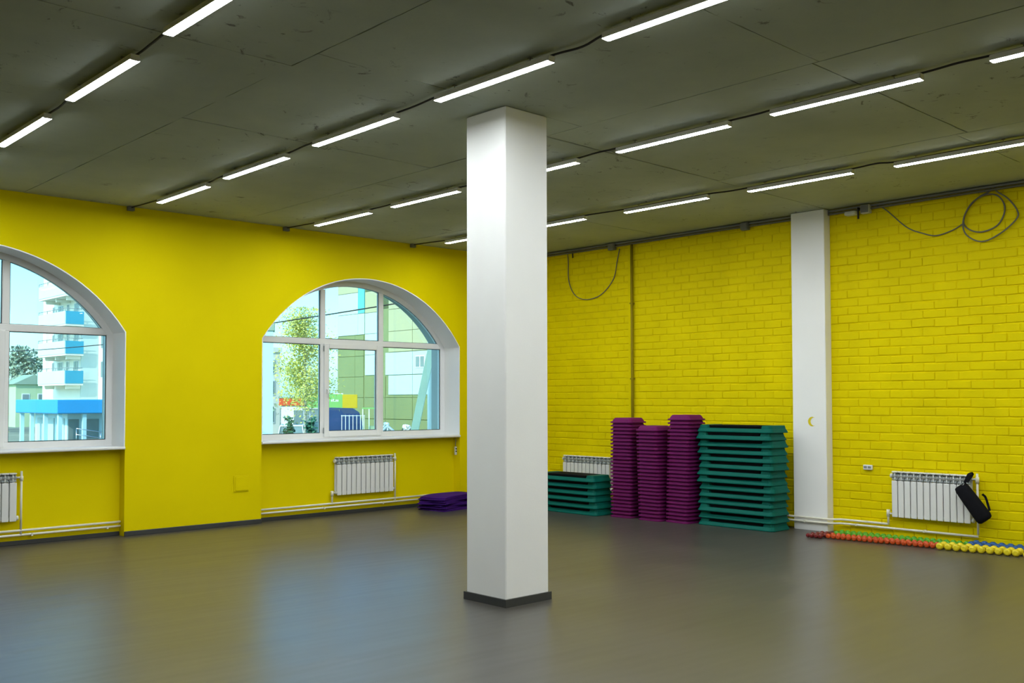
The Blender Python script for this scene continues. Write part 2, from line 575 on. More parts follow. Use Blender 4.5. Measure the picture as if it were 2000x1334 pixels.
# ceiling: a dark bed with concrete floor slabs hung against it, joints open
ceil = struct(MB().box(X0 - .3, XW + .35, Y0 - .3, YO, H + .025, H + .25).build('ceiling', M['concrete_gap']))
xs = [X0 - .3, .95, 3.55, 6.16, 8.77, XW + .35]
ysets = [[Y0, -2.2, .85, 3.45, 6.02, 8.6, YW], [Y0, -2.2, .85, 3.45, 6.0, 8.6, YW], [Y0, -2.2, .85, 3.45, 5.67, 7.72, YW],
         [Y0, -2.2, .85, 3.50, 6.1, 8.7, YW], [Y0, -2.2, .85, 3.60, 6.12, 8.7, YW]]
rs = random.Random(3)
for i in range(5):
    ys = ysets[i]
    for j in range(6):
        g = (.0025, .003, .004, .008, .005)[i]
        b = MB()
        xa, xb_, ya, yb = xs[i] + g, xs[i + 1] - g, ys[j] + g, ys[j + 1] - g
        if j == 0: ya = Y0 - .3
        if j == 5: yb = YO - .02
        dz = rs.uniform(-.002, .002)
        n = 14
        ring0, ring1 = [], []
        def edge(p, q):
            return [(p[0] + (q[0] - p[0]) * k / n, p[1] + (q[1] - p[1]) * k / n) for k in range(n)]
        loop = edge((xa, ya), (xb_, ya)) + edge((xb_, ya), (xb_, yb)) + edge((xb_, yb), (xa, yb)) + edge((xa, yb), (xa, ya))
        jit = [(p[0] + rs.uniform(-.005, .005), p[1] + rs.uniform(-.005, .005)) for p in loop]
        b.loft([[(p[0], p[1], H + dz) for p in jit], [(p[0], p[1], H + .03) for p in loop]])
        b.build('slab', M['concrete'], ceil)

# skirtings of the window wall
struct(MB().box(W1[1] - .001, W2[0] + .001, YW - .016, YW - .0005, 0, .058, .004).build('baseboard_pier', M['base_grey']))
for n, (a, b) in (('baseboard_left', W1), ('baseboard_back', W2)):
    struct(MB().box(a + .002, b - .002, 11.863, 11.8795, 0, .050, .004).build(n, M['base_grey']))
struct(MB().box(W2[1] + .002, XW - .02, YW - .016, YW - .0005, 0, .058, .004).build('baseboard_corner', M['base_grey']))

# ------------------------------------------------------------------ windows
def make_window(name, x0, x1):
    win = struct(thing(name, 'x', 'x'))
    del win['label']; del win['category']
    win.location = ((x0 + x1) / 2, YF, SILL)
    off = Vector(win.location)
    def part(mb, nm, m, parent=None):
        mb.v = [tuple(Vector(v) - off) for v in mb.v]
        o = mb.build(nm, m, win if parent is None else parent)
        return o
    e = .012
    # white plastered reveal lining jambs and arch, outer half in shade-greyed render
    N = 40
    rv = MB()
    outline_o = [(x0, SILL)] + [(x0 + (x1 - x0) * k / N, arch_z(x0 + (x1 - x0) * k / N, x0, x1)) for k in range(N + 1)] + [(x1, SILL)]
    outline_i = [(x0 + e, SILL)] + [(x0 + e + (x1 - x0 - 2 * e) * k / N, arch_z(x0 + e + (x1 - x0 - 2 * e) * k / N, x0, x1, e)) for k in range(N + 1)] + [(x1 - e, SILL)]
    for ya, yb, rname, rmat in ((YW - .001, YF + .075, 'window_reveal', 'white_paint'), (YF + .076, YO, 'outer_reveal', 'outer_render')):
        rv = MB()
        i = len(rv.v); n = len(outline_o)
        rv.v += [(p[0], ya, p[1]) for p in outline_o] + [(p[0], ya, p[1]) for p in outline_i] + [(p[0], yb, p[1]) for p in outline_i] + [(p[0], yb, p[1]) for p in outline_o]
        for k in range(n - 1):
            for r_ in range(3):
                rv.face((i + r_ * n + k, i + r_ * n + k + 1, i + (r_ + 1) * n + k + 1, i + (r_ + 1) * n + k))
        part(rv, rname, M[rmat])
    # sill board
    sb = MB()
    ring = [(x, y, z) for x, y, z in ()]
    prof = [(YF, SILL - .035), (11.722, SILL - .035), (11.712, SILL - .030), (11.708, SILL - .018), (11.712, SILL - .005), (11.722, SILL), (YF, SILL)]
    sb.loft([[(x0 + .003, p[0], p[1]) for p in prof], [(x1 - .003, p[0], p[1]) for p in prof]])
    part(sb, 'window_sill', M['white_plastic'])
    # outer frame
    fi = .086
    fr = MB()
    po = [(x0 + e, SILL)] + outline_i[1:-1] + [(x1 - e, SILL)]
    zb = SILL + .075
    pi_ = [(x0 + fi, zb)] + [(x0 + fi + (x1 - x0 - 2 * fi) * k / N, arch_z(x0 + fi + (x1 - x0 - 2 * fi) * k / N, x0, x1, fi)) for k in range(N + 1)] + [(x1 - fi, zb)]
    i = len(fr.v); n = len(po)
    for yy in (YF, YF + .07):
        fr.v += [(p[0], yy, p[1]) for p in po] + [(p[0], yy, p[1]) for p in pi_]
    for k in range(n):
        j = (k + 1) % n
        fr.face((i + k, i + j, i + n + j, i + n + k))
        fr.face((i + n + k, i + n + j, i + 3 * n + j, i + 3 * n + k))
        fr.face((i + 2 * n + k, i + 3 * n + k, i + 3 * n + j, i + 2 * n + j))
    part(fr, 'window_frame', M['white_plastic'])
    cx = (x0 + x1) / 2
    ml, mr = cx - .535, cx + .480         # mullion centres
    ht = .041
    tz0, tz1 = 2.405, 2.487
    part(MB().box(x0 + fi, x1 - fi, YF + .002, YF + .068, tz0, tz1, .006), 'transom', M['white_plastic'])
    for mx_ in (ml, mr):
        top = min(arch_z(mx_ - ht, x0, x1, fi), arch_z(mx_ + ht, x0, x1, fi)) + .012
        part(MB().box(mx_ - ht, mx_ + ht, YF + .002, YF + .068, tz1, top, .006), 'mullion', M['white_plastic'])
        part(MB().box(mx_ - ht, mx_ + ht, YF + .002, YF + .068, zb, tz0, .006), 'mullion', M['white_plastic'])
    # opening sash in the lower middle light
    sa, sc = ml + .012, mr - .006
    sz0, sz1 = SILL + .020, tz0 + .012
    sw = .082
    sash = MB()
    for (a, b, c, d) in ((sa, sa + sw, sz0, sz1), (sc - sw, sc, sz0, sz1), (sa + sw, sc - sw, sz0, sz0 + sw), (sa + sw, sc - sw, sz1 - sw * .8, sz1)):
        sash.box(a, b, YF - .018, YF + .055, c, d, .005)
    sash_o = part(sash, 'sash', M['white_plastic'])
    hd = MB().box(sa + .026, sa + .056, YF - .030, YF - .017, 1.70, 1.77, .004)
    hd.tube([(sa + .041, YF - .025, 1.755), (sa + .041, YF - .055, 1.755), (sa + .041, YF - .058, 1.64)], .009, 6)
    part(hd, 'handle', M['white_plastic'], sash_o)
    hg = MB()
    for zz in (SILL + .07, tz0 - .10):
        hg.tube([(sa - .006, YF - .012, zz), (sa - .006, YF - .012, zz + .08)], .009, 6)
    part(hg, 'hinge', M['rad_dark'], sash_o)
    # panes, one for every light, each with its dark gasket
    yg0, yg1 = YF + .030, YF + .036
    def pane(poly):
        part(MB().prism(poly, yg0, yg1), 'pane', M['glass'])
    def gasket(poly):
        g = MB(); n = len(poly)
        cxp = sum(p[0] for p in poly) / n; czp = sum(p[1] for p in poly) / n
        inn = [(p[0] + (cxp - p[0]) * .014, p[1] + (czp - p[1]) * .014) for p in poly]
        for yy in (yg0 - .010, yg0 - .001):
            g.v += [(p[0], yy, p[1]) for p in poly] + [(p[0], yy, p[1]) for p in inn]
        for k in range(n):
            j = (k + 1) % n
            g.face((k, j, n + j, n + k)); g.face((n + k, n + j, 3 * n + j, 3 * n + k))
        part(g, 'gasket', M['gasket'])
    def arc(a, b, m=16):
        return [(a + (b - a) * k / m, arch_z(a + (b - a) * k / m, x0, x1, fi)) for k in range(m + 1)]
    polys = [[(x0 + fi, zb), (ml - ht, zb), (ml - ht, tz0), (x0 + fi, tz0)],
             [(sa + sw, sz0 + sw), (sc - sw, sz0 + sw), (sc - sw, sz1 - sw * .8), (sa + sw, sz1 - sw * .8)],
             [(mr + ht, zb), (x1 - fi, zb), (x1 - fi, tz0), (mr + ht, tz0)],
             [(ml + ht, tz1), (mr - ht, tz1)] + list(reversed(arc(ml + ht, mr - ht)))]
    def first_x(sgn):
        # where the arch bar crosses the top of the transom
        x = x0 + fi if sgn < 0 else x1 - fi
        while arch_z(x, x0, x1, fi) < tz1 + .004:
            x += -.004 * sgn
        return x
    xl, xr = first_x(-1), first_x(1)
    polys.append([(xl, tz1), (ml - ht, tz1)] + list(reversed(arc(xl, ml - ht))))
    polys.append([(mr + ht, tz1), (xr, tz1)] + list(reversed(arc(mr + ht, xr))))
    for p in polys:
        pane(p); gasket(p)
    return win

make_window('window_1', *W1)
make_window('window_2', *W2)

# ------------------------------------------------------------------ ceiling lamps in four rows
LZ = 3.862
def lamp_proto(label, loc):
    t = thing('tube_lamp', label, 'lamp', loc, 0, 'tube lamps in rows under the ceiling')
    hx, hy = .034, .60
    b = MB()
    prof = [(-hx, .002), (-hx, .010), (-.028, .042), (.028, .042), (hx, .010), (hx, .002)]
    b.loft([[(p[0], -hy, p[1]) for p in prof], [(p[0], hy, p[1]) for p in prof]])
    b.build('housing', M['lamp_body'], t)
    d = MB()
    prof = [(-hx + .001, .0018), (-hx + .002, .0), (hx - .002, .0), (hx - .001, .0018)]
    d.loft([[(p[0], -hy + .001, p[1]) for p in prof], [(p[0], hy - .001, p[1]) for p in prof]])
    d.build('diffuser', M['lamp_glow'], t)
    for s in (-1, 1):
        MB().box(-hx + .004, hx - .004, min(s * hy, s * (hy + .006)), max(s * hy, s * (hy + .006)), -.002, .040, .002).build('end_cap', M['lamp_body'], t)
    for s in (-.4, .4):
        h = MB().box(-.012, .012, s - .012, s + .012, .042, .0455)
        h.tube([(0, s, .045), (0, s, H - LZ - .002)], .003, 5)
        h.box(-.014, .014, s - .014, s + .014, H - LZ - .006, H - LZ - .0025)
        h.build('hanger', M['conduit'], t)
    return t

rows = {  # last lamps of each row are unseen, added to light column and floor
    'leftmost ceiling row': (2.60, [10.55, 8.81, 7.01, 5.22, 3.50, 1.77, .03], (2.70, 2.54)),
    'row left of the column head': (4.68, [10.31, 8.65, 6.91, 5.15, 3.44, 1.72, .0, -1.74], (4.77, 4.61)),
    'row behind the column': (6.85, [10.38, 8.71, 6.95, 5.24, 3.63, 1.95, .2, -1.55], (6.88, 6.82)),
    'row nearest the brick wall': (9.12, [10.36, 8.90, 7.09, 5.39, 3.77, 2.06, .33, -1.4], (9.02, 9.25)),
}
lamp0 = None
for rname, (rx, ys, xe) in rows.items():
    pts = []
    for k, y in enumerate(ys):
        x = xe[0] + (xe[1] - xe[0]) * (10.9 - y) / 7.7
        label = '%s glowing white tube lamp from the window wall, %s' % (ORD[k + 1], rname)
        if lamp0 is None:
            lamp0 = lamp_proto(label, (x, y, LZ))
        else:
            dup(lamp0, (x, y, LZ), 0, label)
        pts.append((x, y))
    # supply cable strung from lamp to lamp
    c = [(xe[0] - .02, YW - .01, H - .015), (xe[0], 11.35, H - .02)]
    for x, y in pts:
        c += [(x + .024, y + .58, LZ + .053), (x + .026, y, LZ + .056), (x + .024, y - .58, LZ + .053), (x + random.uniform(-.03, .03), y - .86, LZ + random.uniform(.040, .058))]
    cb = MB().tube(spline(c, 5), .0085, 6).build('cable', M['cable_black'])
    tag(cb, 'dark supply cable linking the tube lamps, %s' % rname, 'cable', 'cables between the tube lamps')
    jb = MB().box(xe[0] - .06, xe[0] + .02, YW - .055, YW - .0015, H - .055, H - .0025, .004).build('junction_box', M['conduit'])
    tag(jb, 'small junction box high on window wall, %s' % rname, 'junction box')

# ------------------------------------------------------------------ radiators
def section_mesh(pitch, h):
    w = pitch * .90
    b = MB()
    zt = h - .108
    b.box(-w / 2, w / 2, -.012, .0, 0.012, zt, .006)                 # front plate
    b.box(-.006, .006, .0, .062, 0.02, h - .008)                     # web
    b.box(-w / 2, w / 2, .060, .068, .03, h - .02, .004)             # rear plate
    b.box(-w / 2 - .002, w / 2 + .002, -.010, .066, h - .017, h, .006)   # top cap
    b.tube([(-pitch / 2, .03, .045), (pitch / 2, .03, .045)], .020, 8, False)
    b.tube([(-pitch / 2, .03, h - .055), (pitch / 2, .03, h - .055)], .022, 8, False)
    return b.mesh('section', M['white_metal'])
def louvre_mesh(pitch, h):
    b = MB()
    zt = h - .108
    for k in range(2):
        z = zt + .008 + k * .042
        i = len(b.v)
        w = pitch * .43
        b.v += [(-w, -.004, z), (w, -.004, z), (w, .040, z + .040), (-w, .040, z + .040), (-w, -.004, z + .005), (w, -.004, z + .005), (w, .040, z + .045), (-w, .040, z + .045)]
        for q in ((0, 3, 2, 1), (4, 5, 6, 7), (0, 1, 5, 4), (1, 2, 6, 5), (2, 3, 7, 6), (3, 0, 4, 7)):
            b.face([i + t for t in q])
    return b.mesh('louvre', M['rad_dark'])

def radiator(label, loc, rotz, n, pitch, h):
    """local x runs along the wall, +y into the wall; loc at the lower left front"""
    t = thing('radiator', label, 'radiator', loc, rotz, 'white sectional radiators')
    me, lv = section_mesh(pitch, h), louvre_mesh(pitch, h)
    for k in range(n):
        s = link('section', me, t, (pitch * (k + .5), 0, 0))
        link('louvre', lv, s)
    for xx, zz in ((-.012, h - .055), (n * pitch + .012, .045)):
        MB().tube([(xx - .012, .03, zz), (xx + .012, .03, zz)], .026, 10).build('plug', M['white_metal'], t)
    bk = MB()
    for xx in (pitch * 2, pitch * (n - 2)):
        bk.tube([(xx, .03, h - .09), (xx, .0745, h - .09)], .008, 6)
        bk.tube([(xx, .03, .10), (xx, .0745, .10)], .008, 6)
    bk.build('wall_bracket', M['white_metal'], t)
    return t

def valve(mb, x, z, y, up=1):
    """angle valve body with knob, drawn around the pipe end"""
    mb.tube([(x, y, z - .03 * up), (x, y, z + .015 * up)], .019, 8)
    mb.tube([(x, y, z + .015 * up), (x, y, z + .045 * up)], [.012, .015], 8)

# window wall radiators (front faces the room, -Y): left end at X, right end with the riser
RAD = {
    'w2': ('white twelve-section radiator under the right-hand arched window', (7.735, 11.803, .262), 0, 12, .0815, .548),
    'w1': ('white radiator cut by left frame edge under the left arched window', (2.57, 11.803, .262), 0, 12, .0815, .548),
}
for k in ('w2', 'w1'):
    lab, loc, rz, n, p, h = RAD[k]
    t = radiator(lab, loc, rz, n, p, h)
    L = n * p
    v = MB()
    v.tube([(L, .03, h - .055), (L + .055, .03, h - .055)], .011, 8)
    v.tube([(L + .055, .03, h + .015), (L + .055, .03, -.155)], .0125, 8)
    v.tube([(L + .055, .03, h - .04), (L + .055, .03, h - .09)], .020, 8)
    v.build('riser_pipe', M['pipe_paint'], t)
    v = MB()
    v.tube([(0, .03, .045), (-.055, .03, .045)], .011, 8)
    v.tube([(-.055, .03, .075), (-.055, .03, -.105)], .0125, 8)
    v.tube([(-.055, .03, .075), (-.055, .03, .005)], .021, 8)
    v.build('valve', M['pipe_paint'], t)
# brick wall radiators: local x -> world -Y when seen from the room
t = radiator('white radiator on the brick wall with a black pouch hung on it', (11.066, 5.34, .236), -PI / 2, 12, .0745, .54)
rad3 = t
L, h = 12 * .0745, .54
v = MB()
v.tube([(L, .03, h - .045), (L + .06, .03, h - .045)], .011, 8)
v.tube([(L + .06, .03, h + .02), (L + .06, .03, -.105)], .0125, 8)
v.tube([(L + .06, .03, h - .02), (L + .06, .03, h - .085)], .021, 8)
v.build('riser_pipe', M['pipe_paint'], t)
v = MB()
v.tube([(0, .03, .045), (-.06, .03, .045)], .011, 8)
v.tube([(-.06, .03, .085), (-.06, .03, -.08)], .0125, 8)
v.tube([(-.06, .03, .09), (-.06, .03, .01)], .021, 8)
v.build('valve', M['pipe_paint'], t)
radiator('white radiator half hidden behind the stacked purple risers', (11.066, 10.60, .225), -PI / 2, 12, .0795, .53)

# heating pipes ------------------------------------------------------------
def clamps(mb, pts, axis):
    for (x, y, z) in pts:
        if axis == 'x': mb.box(x - .012, x + .012, y - .017, y + .035, z - .072, z + .018)
        else: mb.box(x - .017, x + .055, y - .012, y + .012, z - .072, z + .018)
py = 11.833
p = tag(MB().tube([(W2[0] + .004, py, .160), (W2[1] - .10, py, .166)], .0135, 8).build('heating_pipe', M['pipe_paint']),
        'upper cream heating pipe under the right-hand arched window', 'pipe', 'heating pipes')
p = thing('heating_pipe', 'lower cream heating pipe under the right-hand arched window', 'pipe', (0, 0, 0), 0, 'heating pipes')
MB().tube([(W2[0] + .004, py, .110), (W2[1] - .10, py, .116)], .0135, 8).build('pipe', M['pipe_paint'], p)
for xx in (7.55, 8.55):
    MB().box(xx - .010, xx + .010, py - .018, 11.8795, .095, .124).build('clamp', M['pipe_paint'], p)
p = tag(MB().tube([(W1[0] + .004, py, .160), (W1[1] - .004, py, .166)], .0135, 8).build('heating_pipe', M['pipe_paint']),
        'upper cream heating pipe under the left arched window', 'pipe', 'heating pipes')
p = thing('heating_pipe', 'lower cream heating pipe under the left arched window', 'pipe', (0, 0, 0), 0, 'heating pipes')
MB().tube([(W1[0] + .004, py, .110), (W1[1] - .004, py, .116)], .0135, 8).build('pipe', M['pipe_paint'], p)
for xx in (3.72, 4.56):
    MB().box(xx - .010, xx + .010, py - .018, 11.8795, .095, .124).build('clamp', M['pipe_paint'], p)
px = 11.096
xp = 10.985
def wallpipe(z0, yend, endz=None):
    pts = [(px, 11.60, z0 + .004), (px, 6.80, z0 + .002), (px, 6.74, z0), (xp + .004, 6.66, z0), (xp, 6.60, z0),
           (xp, 6.14, z0), (xp + .004, 6.08, z0), (px - .004, 5.99, z0), (px, 5.93, z0), (px, yend, z0 - .002)]
    return pts
p = thing('heating_pipe', 'upper cream heating pipe crossing the white pilaster foot', 'pipe', (0, 0, 0), 0, 'heating pipes')
MB().tube(wallpipe(.160, 5.40), .0135, 8).build('pipe', M['pipe_paint'], p)
p = thing('heating_pipe', 'lower cream heating pipe crossing the white pilaster to radiator riser', 'pipe', (0, 0, 0), 0, 'heating pipes')
MB().tube(wallpipe(.112, 4.386), .0135, 8).build('pipe', M['pipe_paint'], p)
for yy, xx in ((6.42, 11.019), (5.80, 11.149), (4.98, 11.149)):
    MB().box((xp if yy > 6.1 and yy < 6.6 else px) - .017, xx, yy - .010, yy + .010, .100, .126).build('clamp', M['pipe_paint'], p)

# ------------------------------------------------------------------ conduit and loose cables on the brick wall
cz = H - .0185
p = thing('cable_conduit', 'grey conduit pair along the top edge of the brick wall', 'conduit')
MB().tube(spline([(XW - .022, 11.5, cz), (XW - .022, 9.8, cz - .004), (XW - .024, 8.0, cz), (XW - .022, 6.0, cz - .006), (XW - .022, 4.0, cz), (XW - .022, 1.5, cz)], 4), .016, 8).build('conduit', M['conduit'], p)
MB().tube(spline([(XW - .024, 11.5, cz - .034), (XW - .024, 9.8, cz - .040), (XW - .026, 8.0, cz - .034), (XW - .024, 6.0, cz - .042), (XW - .024, 4.0, cz - .036), (XW - .024, 1.5, cz - .034)], 4), .014, 8).build('conduit', M['cable_grey'], p)
for nm, yy, zz in (('above the looped cable', 9.62, 3.872), ('left of the white pilaster', 7.31, 3.880), ('right of the white pilaster', 5.63, 3.868)):
    b = thing('junction_box', 'grey square junction box under the ceiling %s' % nm, 'junction box', (XW - .048, yy, zz), 0)
    MB().box(-.032, .044, -.055, .055, -.045, .055, .006).build('body', M['box_white'] if 'right' in nm else M['conduit'], b)
    MB().box(-.038, -.031, -.048, .048, -.038, .048, .003).build('cover', M['conduit'], b)
b = thing('sensor', 'small white detector box hanging under the ceiling beside pilaster', 'sensor', (XW - .10, 5.79, 3.835))
MB().box(-.05, .05, -.075, .065, -.022, .022, .010).build('body', M['box_white'], b)
MB().box(-.010, .010, -.10, -.085, -.075, .06).box(-.010, .095, -.10, -.085, .04, .058).build('bracket', M['cable_black'], b)
# vertical riser conduit
r = thing('riser_conduit', 'yellow painted vertical conduit running down behind the purple stacks', 'conduit', (XW - .036, 9.25, 0))
MB().tube([(0, 0, .19), (0, 0, H - .07)], .020, 10).build('pipe', M['riser_paint'], r)
MB().box(.024, .0335, .024, .095, .19, H - .06, .004).build('plaster_strip', M['yellow'], r)
ck = MB()
for zz in (.8, 1.9, 3.0):
    ck.box(-.024, .033, -.025, .0235, zz, zz + .02)
ck.build('clip', M['riser_paint'], r)
# cable loop
o = MB().tube(spline([(XW - .02, 10.55, 3.90), (XW - .015, 10.54, 3.75), (XW - .014, 10.53, 3.45), (XW - .013, 10.40, 3.22), (XW - .013, 10.16, 3.135), (XW - .013, 9.86, 3.19), (XW - .013, 9.62, 3.40), (XW - .013, 9.545, 3.66), (XW - .018, 9.49, 3.84)], 6), .007, 6).build('cable', M['cable_grey'])
tag(o, 'thin grey cable hanging in one long loop left of riser conduit', 'cable')
o = MB().tube([(XW - .02, 10.44, 3.80), (XW - .02, 10.44, 3.90)], .010, 6).build('cable_stub', M['cable_black'])
tag(o, 'short black cable stub beside the hanging grey loop', 'cable')
# sagging cable with a coil
o = MB().tube(spline([(XW - .02, 5.54, 3.92), (XW - .016, 5.40, 3.84), (XW - .014, 5.15, 3.60), (XW - .014, 4.95, 3.50), (XW - .014, 4.80, 3.46), (XW - .014, 4.62, 3.50), (XW - .016, 4.50, 3.56)], 6), .007, 6).build('cable', M['cable_grey'])
tag(o, 'thin grey cable sagging from the pilaster to the coiled cable', 'cable')
cc = [(XW - .022, 4.20, 3.925), (XW - .02, 4.22, 3.87), (XW - .018, 4.34, 3.82), (XW - .016, 4.46, 3.70), (XW - .016, 4.50, 3.56), (XW - .016, 4.42, 3.47), (XW - .016, 4.29, 3.44),
      (XW - .018, 4.13, 3.50), (XW - .02, 4.06, 3.66), (XW - .022, 4.12, 3.80), (XW - .026, 4.25, 3.84), (XW - .032, 4.40, 3.77), (XW - .034, 4.495, 3.60), (XW - .034, 4.47, 3.43), (XW - .034, 4.30, 3.33),
      (XW - .034, 4.10, 3.40), (XW - .034, 3.94, 3.53), (XW - .034, 3.93, 3.62), (XW - .034, 4.02, 3.76), (XW - .026, 4.14, 3.86), (XW - .024, 4.17, 3.925)]
o = MB().tube(spline(cc, 6), .0085, 6).build('cable', M['cable_grey'])
tag(o, 'coiled grey cable hanging on the brick wall near ceiling at right', 'cable')

# sockets, hatch, sticker ----------------------------------------------------
s = thing('wall_socket', 'white double socket on the brick wall left of the radiator', 'socket', (XW - .004, 5.66, .80))
MB().box(-.030, .002, -.055, .055, -.028, .030, .005).build('body', M['white_plastic'], s)
MB().box(-.034, -.0295, -.045, -.005, -.010, .016, .003).box(-.034, -.0295, .005, .045, -.010, .016, .003).build('socket_face', M['rad_dark'], s)
hx = thing('access_hatch', 'small yellow painted access hatch low on the wall between windows', 'hatch', (6.236, YW, .535))
MB().box(-.108, .108, -.010, .001, -.105, .105, .004).build('frame', M['yellow'], hx)
MB().box(-.092, .092, -.015, -.0095, -.090, .090, .004).build('door', M['yellow'], hx)
s = thing('cable_connector', 'dangling pale cable connector under right end of window sill', 'connector', (W2[1] - .03, 11.80, .83))
MB().tube(spline([(0, 0, .195), (.006, .0, .13), (-.012, -.01, .09), (.008, 0, .05)], 5), .006, 6).build('cord', M['cable_grey'], s)
MB().box(-.016, .018, -.018, .018, -.075, .052, .006).build('body', M['box_white'], s)
MB().box(-.014, .010, -.0205, -.0175, -.03, -.01).box(-.014, .010, -.0205, -.0175, .01, .03).build('slot', M['cable_black'], s)
mo = MB()
pts = []
for k in range(13):
    a = math.radians(70 + 220 * k / 12); pts.append((.056 * math.cos(a), .058 * math.sin(a)))
for k in range(13):
    a = math.radians(290 - 220 * k / 12); pts.append((.022 + .060 * math.cos(a) * .74, .050 * math.sin(a)))
mo.prism(pts, -.0015, .0015)
s = mo.build('crescent_sticker', M['db_yellow'], None, (11.0175, 6.318, 1.335), -PI / 2)
tag(s, 'little yellow crescent sticker on the white pilaster', 'sticker')

# ------------------------------------------------------------------ teal step platforms
def platform_proto(label, loc, rz, group):
    """1.1 m long aerobic step, long side along local y"""
    t = thing('step_platform', label, 'step platform', loc, rz, group)
    b = MB()
    b.loft([rrect(.207, .551, .055, 0), rrect(.214, .557, .060, .004), rrect(.214, .557, .060, .014), rrect(.188, .543, .050, .047), rrect(.183, .538, .048, .051)])
    b.build('skirt', M['teal'], t)
    for s in (-1, 1):
        e = MB()
        e.loft([rrect(.186, .078, .046, .0505, cy=s * .460), rrect(.178, .068, .040, .088, cy=s * .460), rrect(.174, .063, .036, .0905, cy=s * .459)])
        e.build('end_block', M['teal'], t)
    m_ = MB()
    m_.loft([rrect(.160, .380, .012, .051), rrect(.160, .380, .012, .072), rrect(.172, .380, .010, .0745), rrect(.172, .380, .010, .0875), rrect(.168, .376, .010, .0895)])
    m_.build('deck_mat', M['rubber'], t)
    return t
PH = .0918
rp = random.Random(5)
plat0 = None
def platform_stack(cx, cy, n, where, group, lean=0.0):
    global plat0
    for k in range(n):
        pos = ('topmost' if k == n - 1 else 'bottom' if k == 0 else ORD[k + 1] + ' from the floor')
        label = 'teal step platform, %s in the %s' % (pos, where)
        loc = (cx + rp.uniform(-.012, .012), cy + rp.uniform(-.016, .016) + lean * k / n, k * PH)
        if k == n - 1: loc = (loc[0], loc[1] - .012, loc[2])
        rz = math.radians(rp.uniform(-.8, .8))
        if plat0 is None:
            plat0 = platform_proto(label, loc, rz, group)
        else:
            dup(plat0, loc, rz, label, group)
platform_stack(10.725, 7.125, 14, 'tall stack beside the pilaster', 'tall stack of teal platforms', .02)
platform_stack(10.425, 9.72, 6, 'low stack behind the column', 'low stack of teal platforms', .04)

# ------------------------------------------------------------------ purple risers
def riser_proto(label, loc, rz, group):
    t = thing('step_riser', label, 'step riser', loc, rz, group)
    b = MB()
    # hollow shell: underside cavity lets risers nest
    b.loft([rrect(.150, .150, .040, .0240), rrect(.172, .172, .050, 0), rrect(.188, .188, .060, 0), rrect(.1915, .1915, .064, .003),
            rrect(.1915, .1915, .064, .018), rrect(.188, .188, .060, .0215), rrect(.170, .170, .050, .0225), rrect(.160, .160, .046, .046),
            rrect(.142, .142, .040, .0690), rrect(.132, .132, .034, .0715)], True, True)
    b.build('shell', M['purple'], t)
    return t
RH = .0495
riser0 = None
def riser_stack(cx, cy, n, where, group, leanx=0.0, leany=0.0, rot=0.0):
    global riser0
    for k in range(n):
        pos = ('topmost' if k == n - 1 else 'bottom' if k == 0 else ORD[k + 1] + ' from the floor')
        label = 'purple step riser, %s in the %s' % (pos, where)
        q = k / (n - 1)
        loc = (cx + rp.uniform(-.003, .003) + leanx * q, cy + rp.uniform(-.003, .003) + leany * q, k * RH)
        rz = math.radians(rot + rp.uniform(-.6, .6))
        if riser0 is None:
            riser0 = riser_proto(label, loc, rz, group)
        else:
            dup(riser0, loc, rz, label, group)
riser_stack(10.53, 8.845, 27, 'leftmost purple stack', 'leftmost stack of purple risers', 0, -.005, 1)
riser_stack(10.53, 8.348, 25, 'middle purple stack', 'middle stack of purple risers', -.02, .02, -1)
riser_stack(10.60, 7.945, 28, 'tallest purple stack by teal platforms', 'tallest stack of purple risers', 0, -.040, -2)

# ------------------------------------------------------------------ violet mats on the floor by the window wall
rm = random.Random(21)
PILE = (9.40, 11.385)
def yoga_mat(label, k, cx, cy, hx, hy, rz):
    """a thin foam mat folded once on itself, its edges sinking with the pile"""
    t = thing('yoga_mat', label, 'mat', (cx, cy, 0), rz, 'violet mats in the pile')
    n, m = 14, 10
    ca, sa_ = math.cos(rz), math.sin(rz)
    for f in range(2):
        top, bot = [], []
        for i in range(n + 1):
            for j in range(m + 1):
                u, v_ = -1 + 2 * i / n, -1 + 2 * j / m
                x = u * (hx - .02 * f) + .012 * math.sin(3 * v_ + k) + .012 * f
                y = v_ * (hy - .008 * f) + .009 * math.sin(3 * u + 2 * k)
                wx, wy = cx + x * ca - y * sa_, cy + x * sa_ + y * ca
                d = max(0, math.hypot(wx - PILE[0] - .1, (wy - PILE[1]) * 1.3) - .12) / .42
                d = min(d, 1.3)
                wave = .004 * math.sin(9 * wx + 1) + .004 * math.sin(11 * wy)
                step = .036 - .0095 * d * d / 1.69
                zz = .001 + (k + f * .5) * step + wave * min(1, k * .5) + .004 * (k > 0)
                top.append((x, y, zz + .0122)); bot.append((x, y, zz))
        b = MB(); N_ = len(top)
        b.v = top + bot
        idx = lambda i, j: i * (m + 1) + j
        for i in range(n):
            for j in range(m):
                q = (idx(i, j), idx(i + 1, j), idx(i + 1, j + 1), idx(i, j + 1))
                b.face(q, True); b.face([N_ + a for a in reversed(q)], True)
        rim = [idx(i, 0) for i in range(n + 1)] + [idx(n, j) for j in range(1, m + 1)] + [idx(i, m) for i in range(n - 1, -1, -1)] + [idx(0, j) for j in range(m - 1, 0, -1)]
        for a in range(len(rim)):
            c = rim[(a + 1) % len(rim)]
            b.face((rim[a], N_ + rim[a], N_ + c, c))
        b.build('layer', M['violet_foam'], t)
    return t
names = ['bottom', 'second from the floor', 'third from the floor', 'fourth from the floor', 'fifth from the floor', 'topmost']
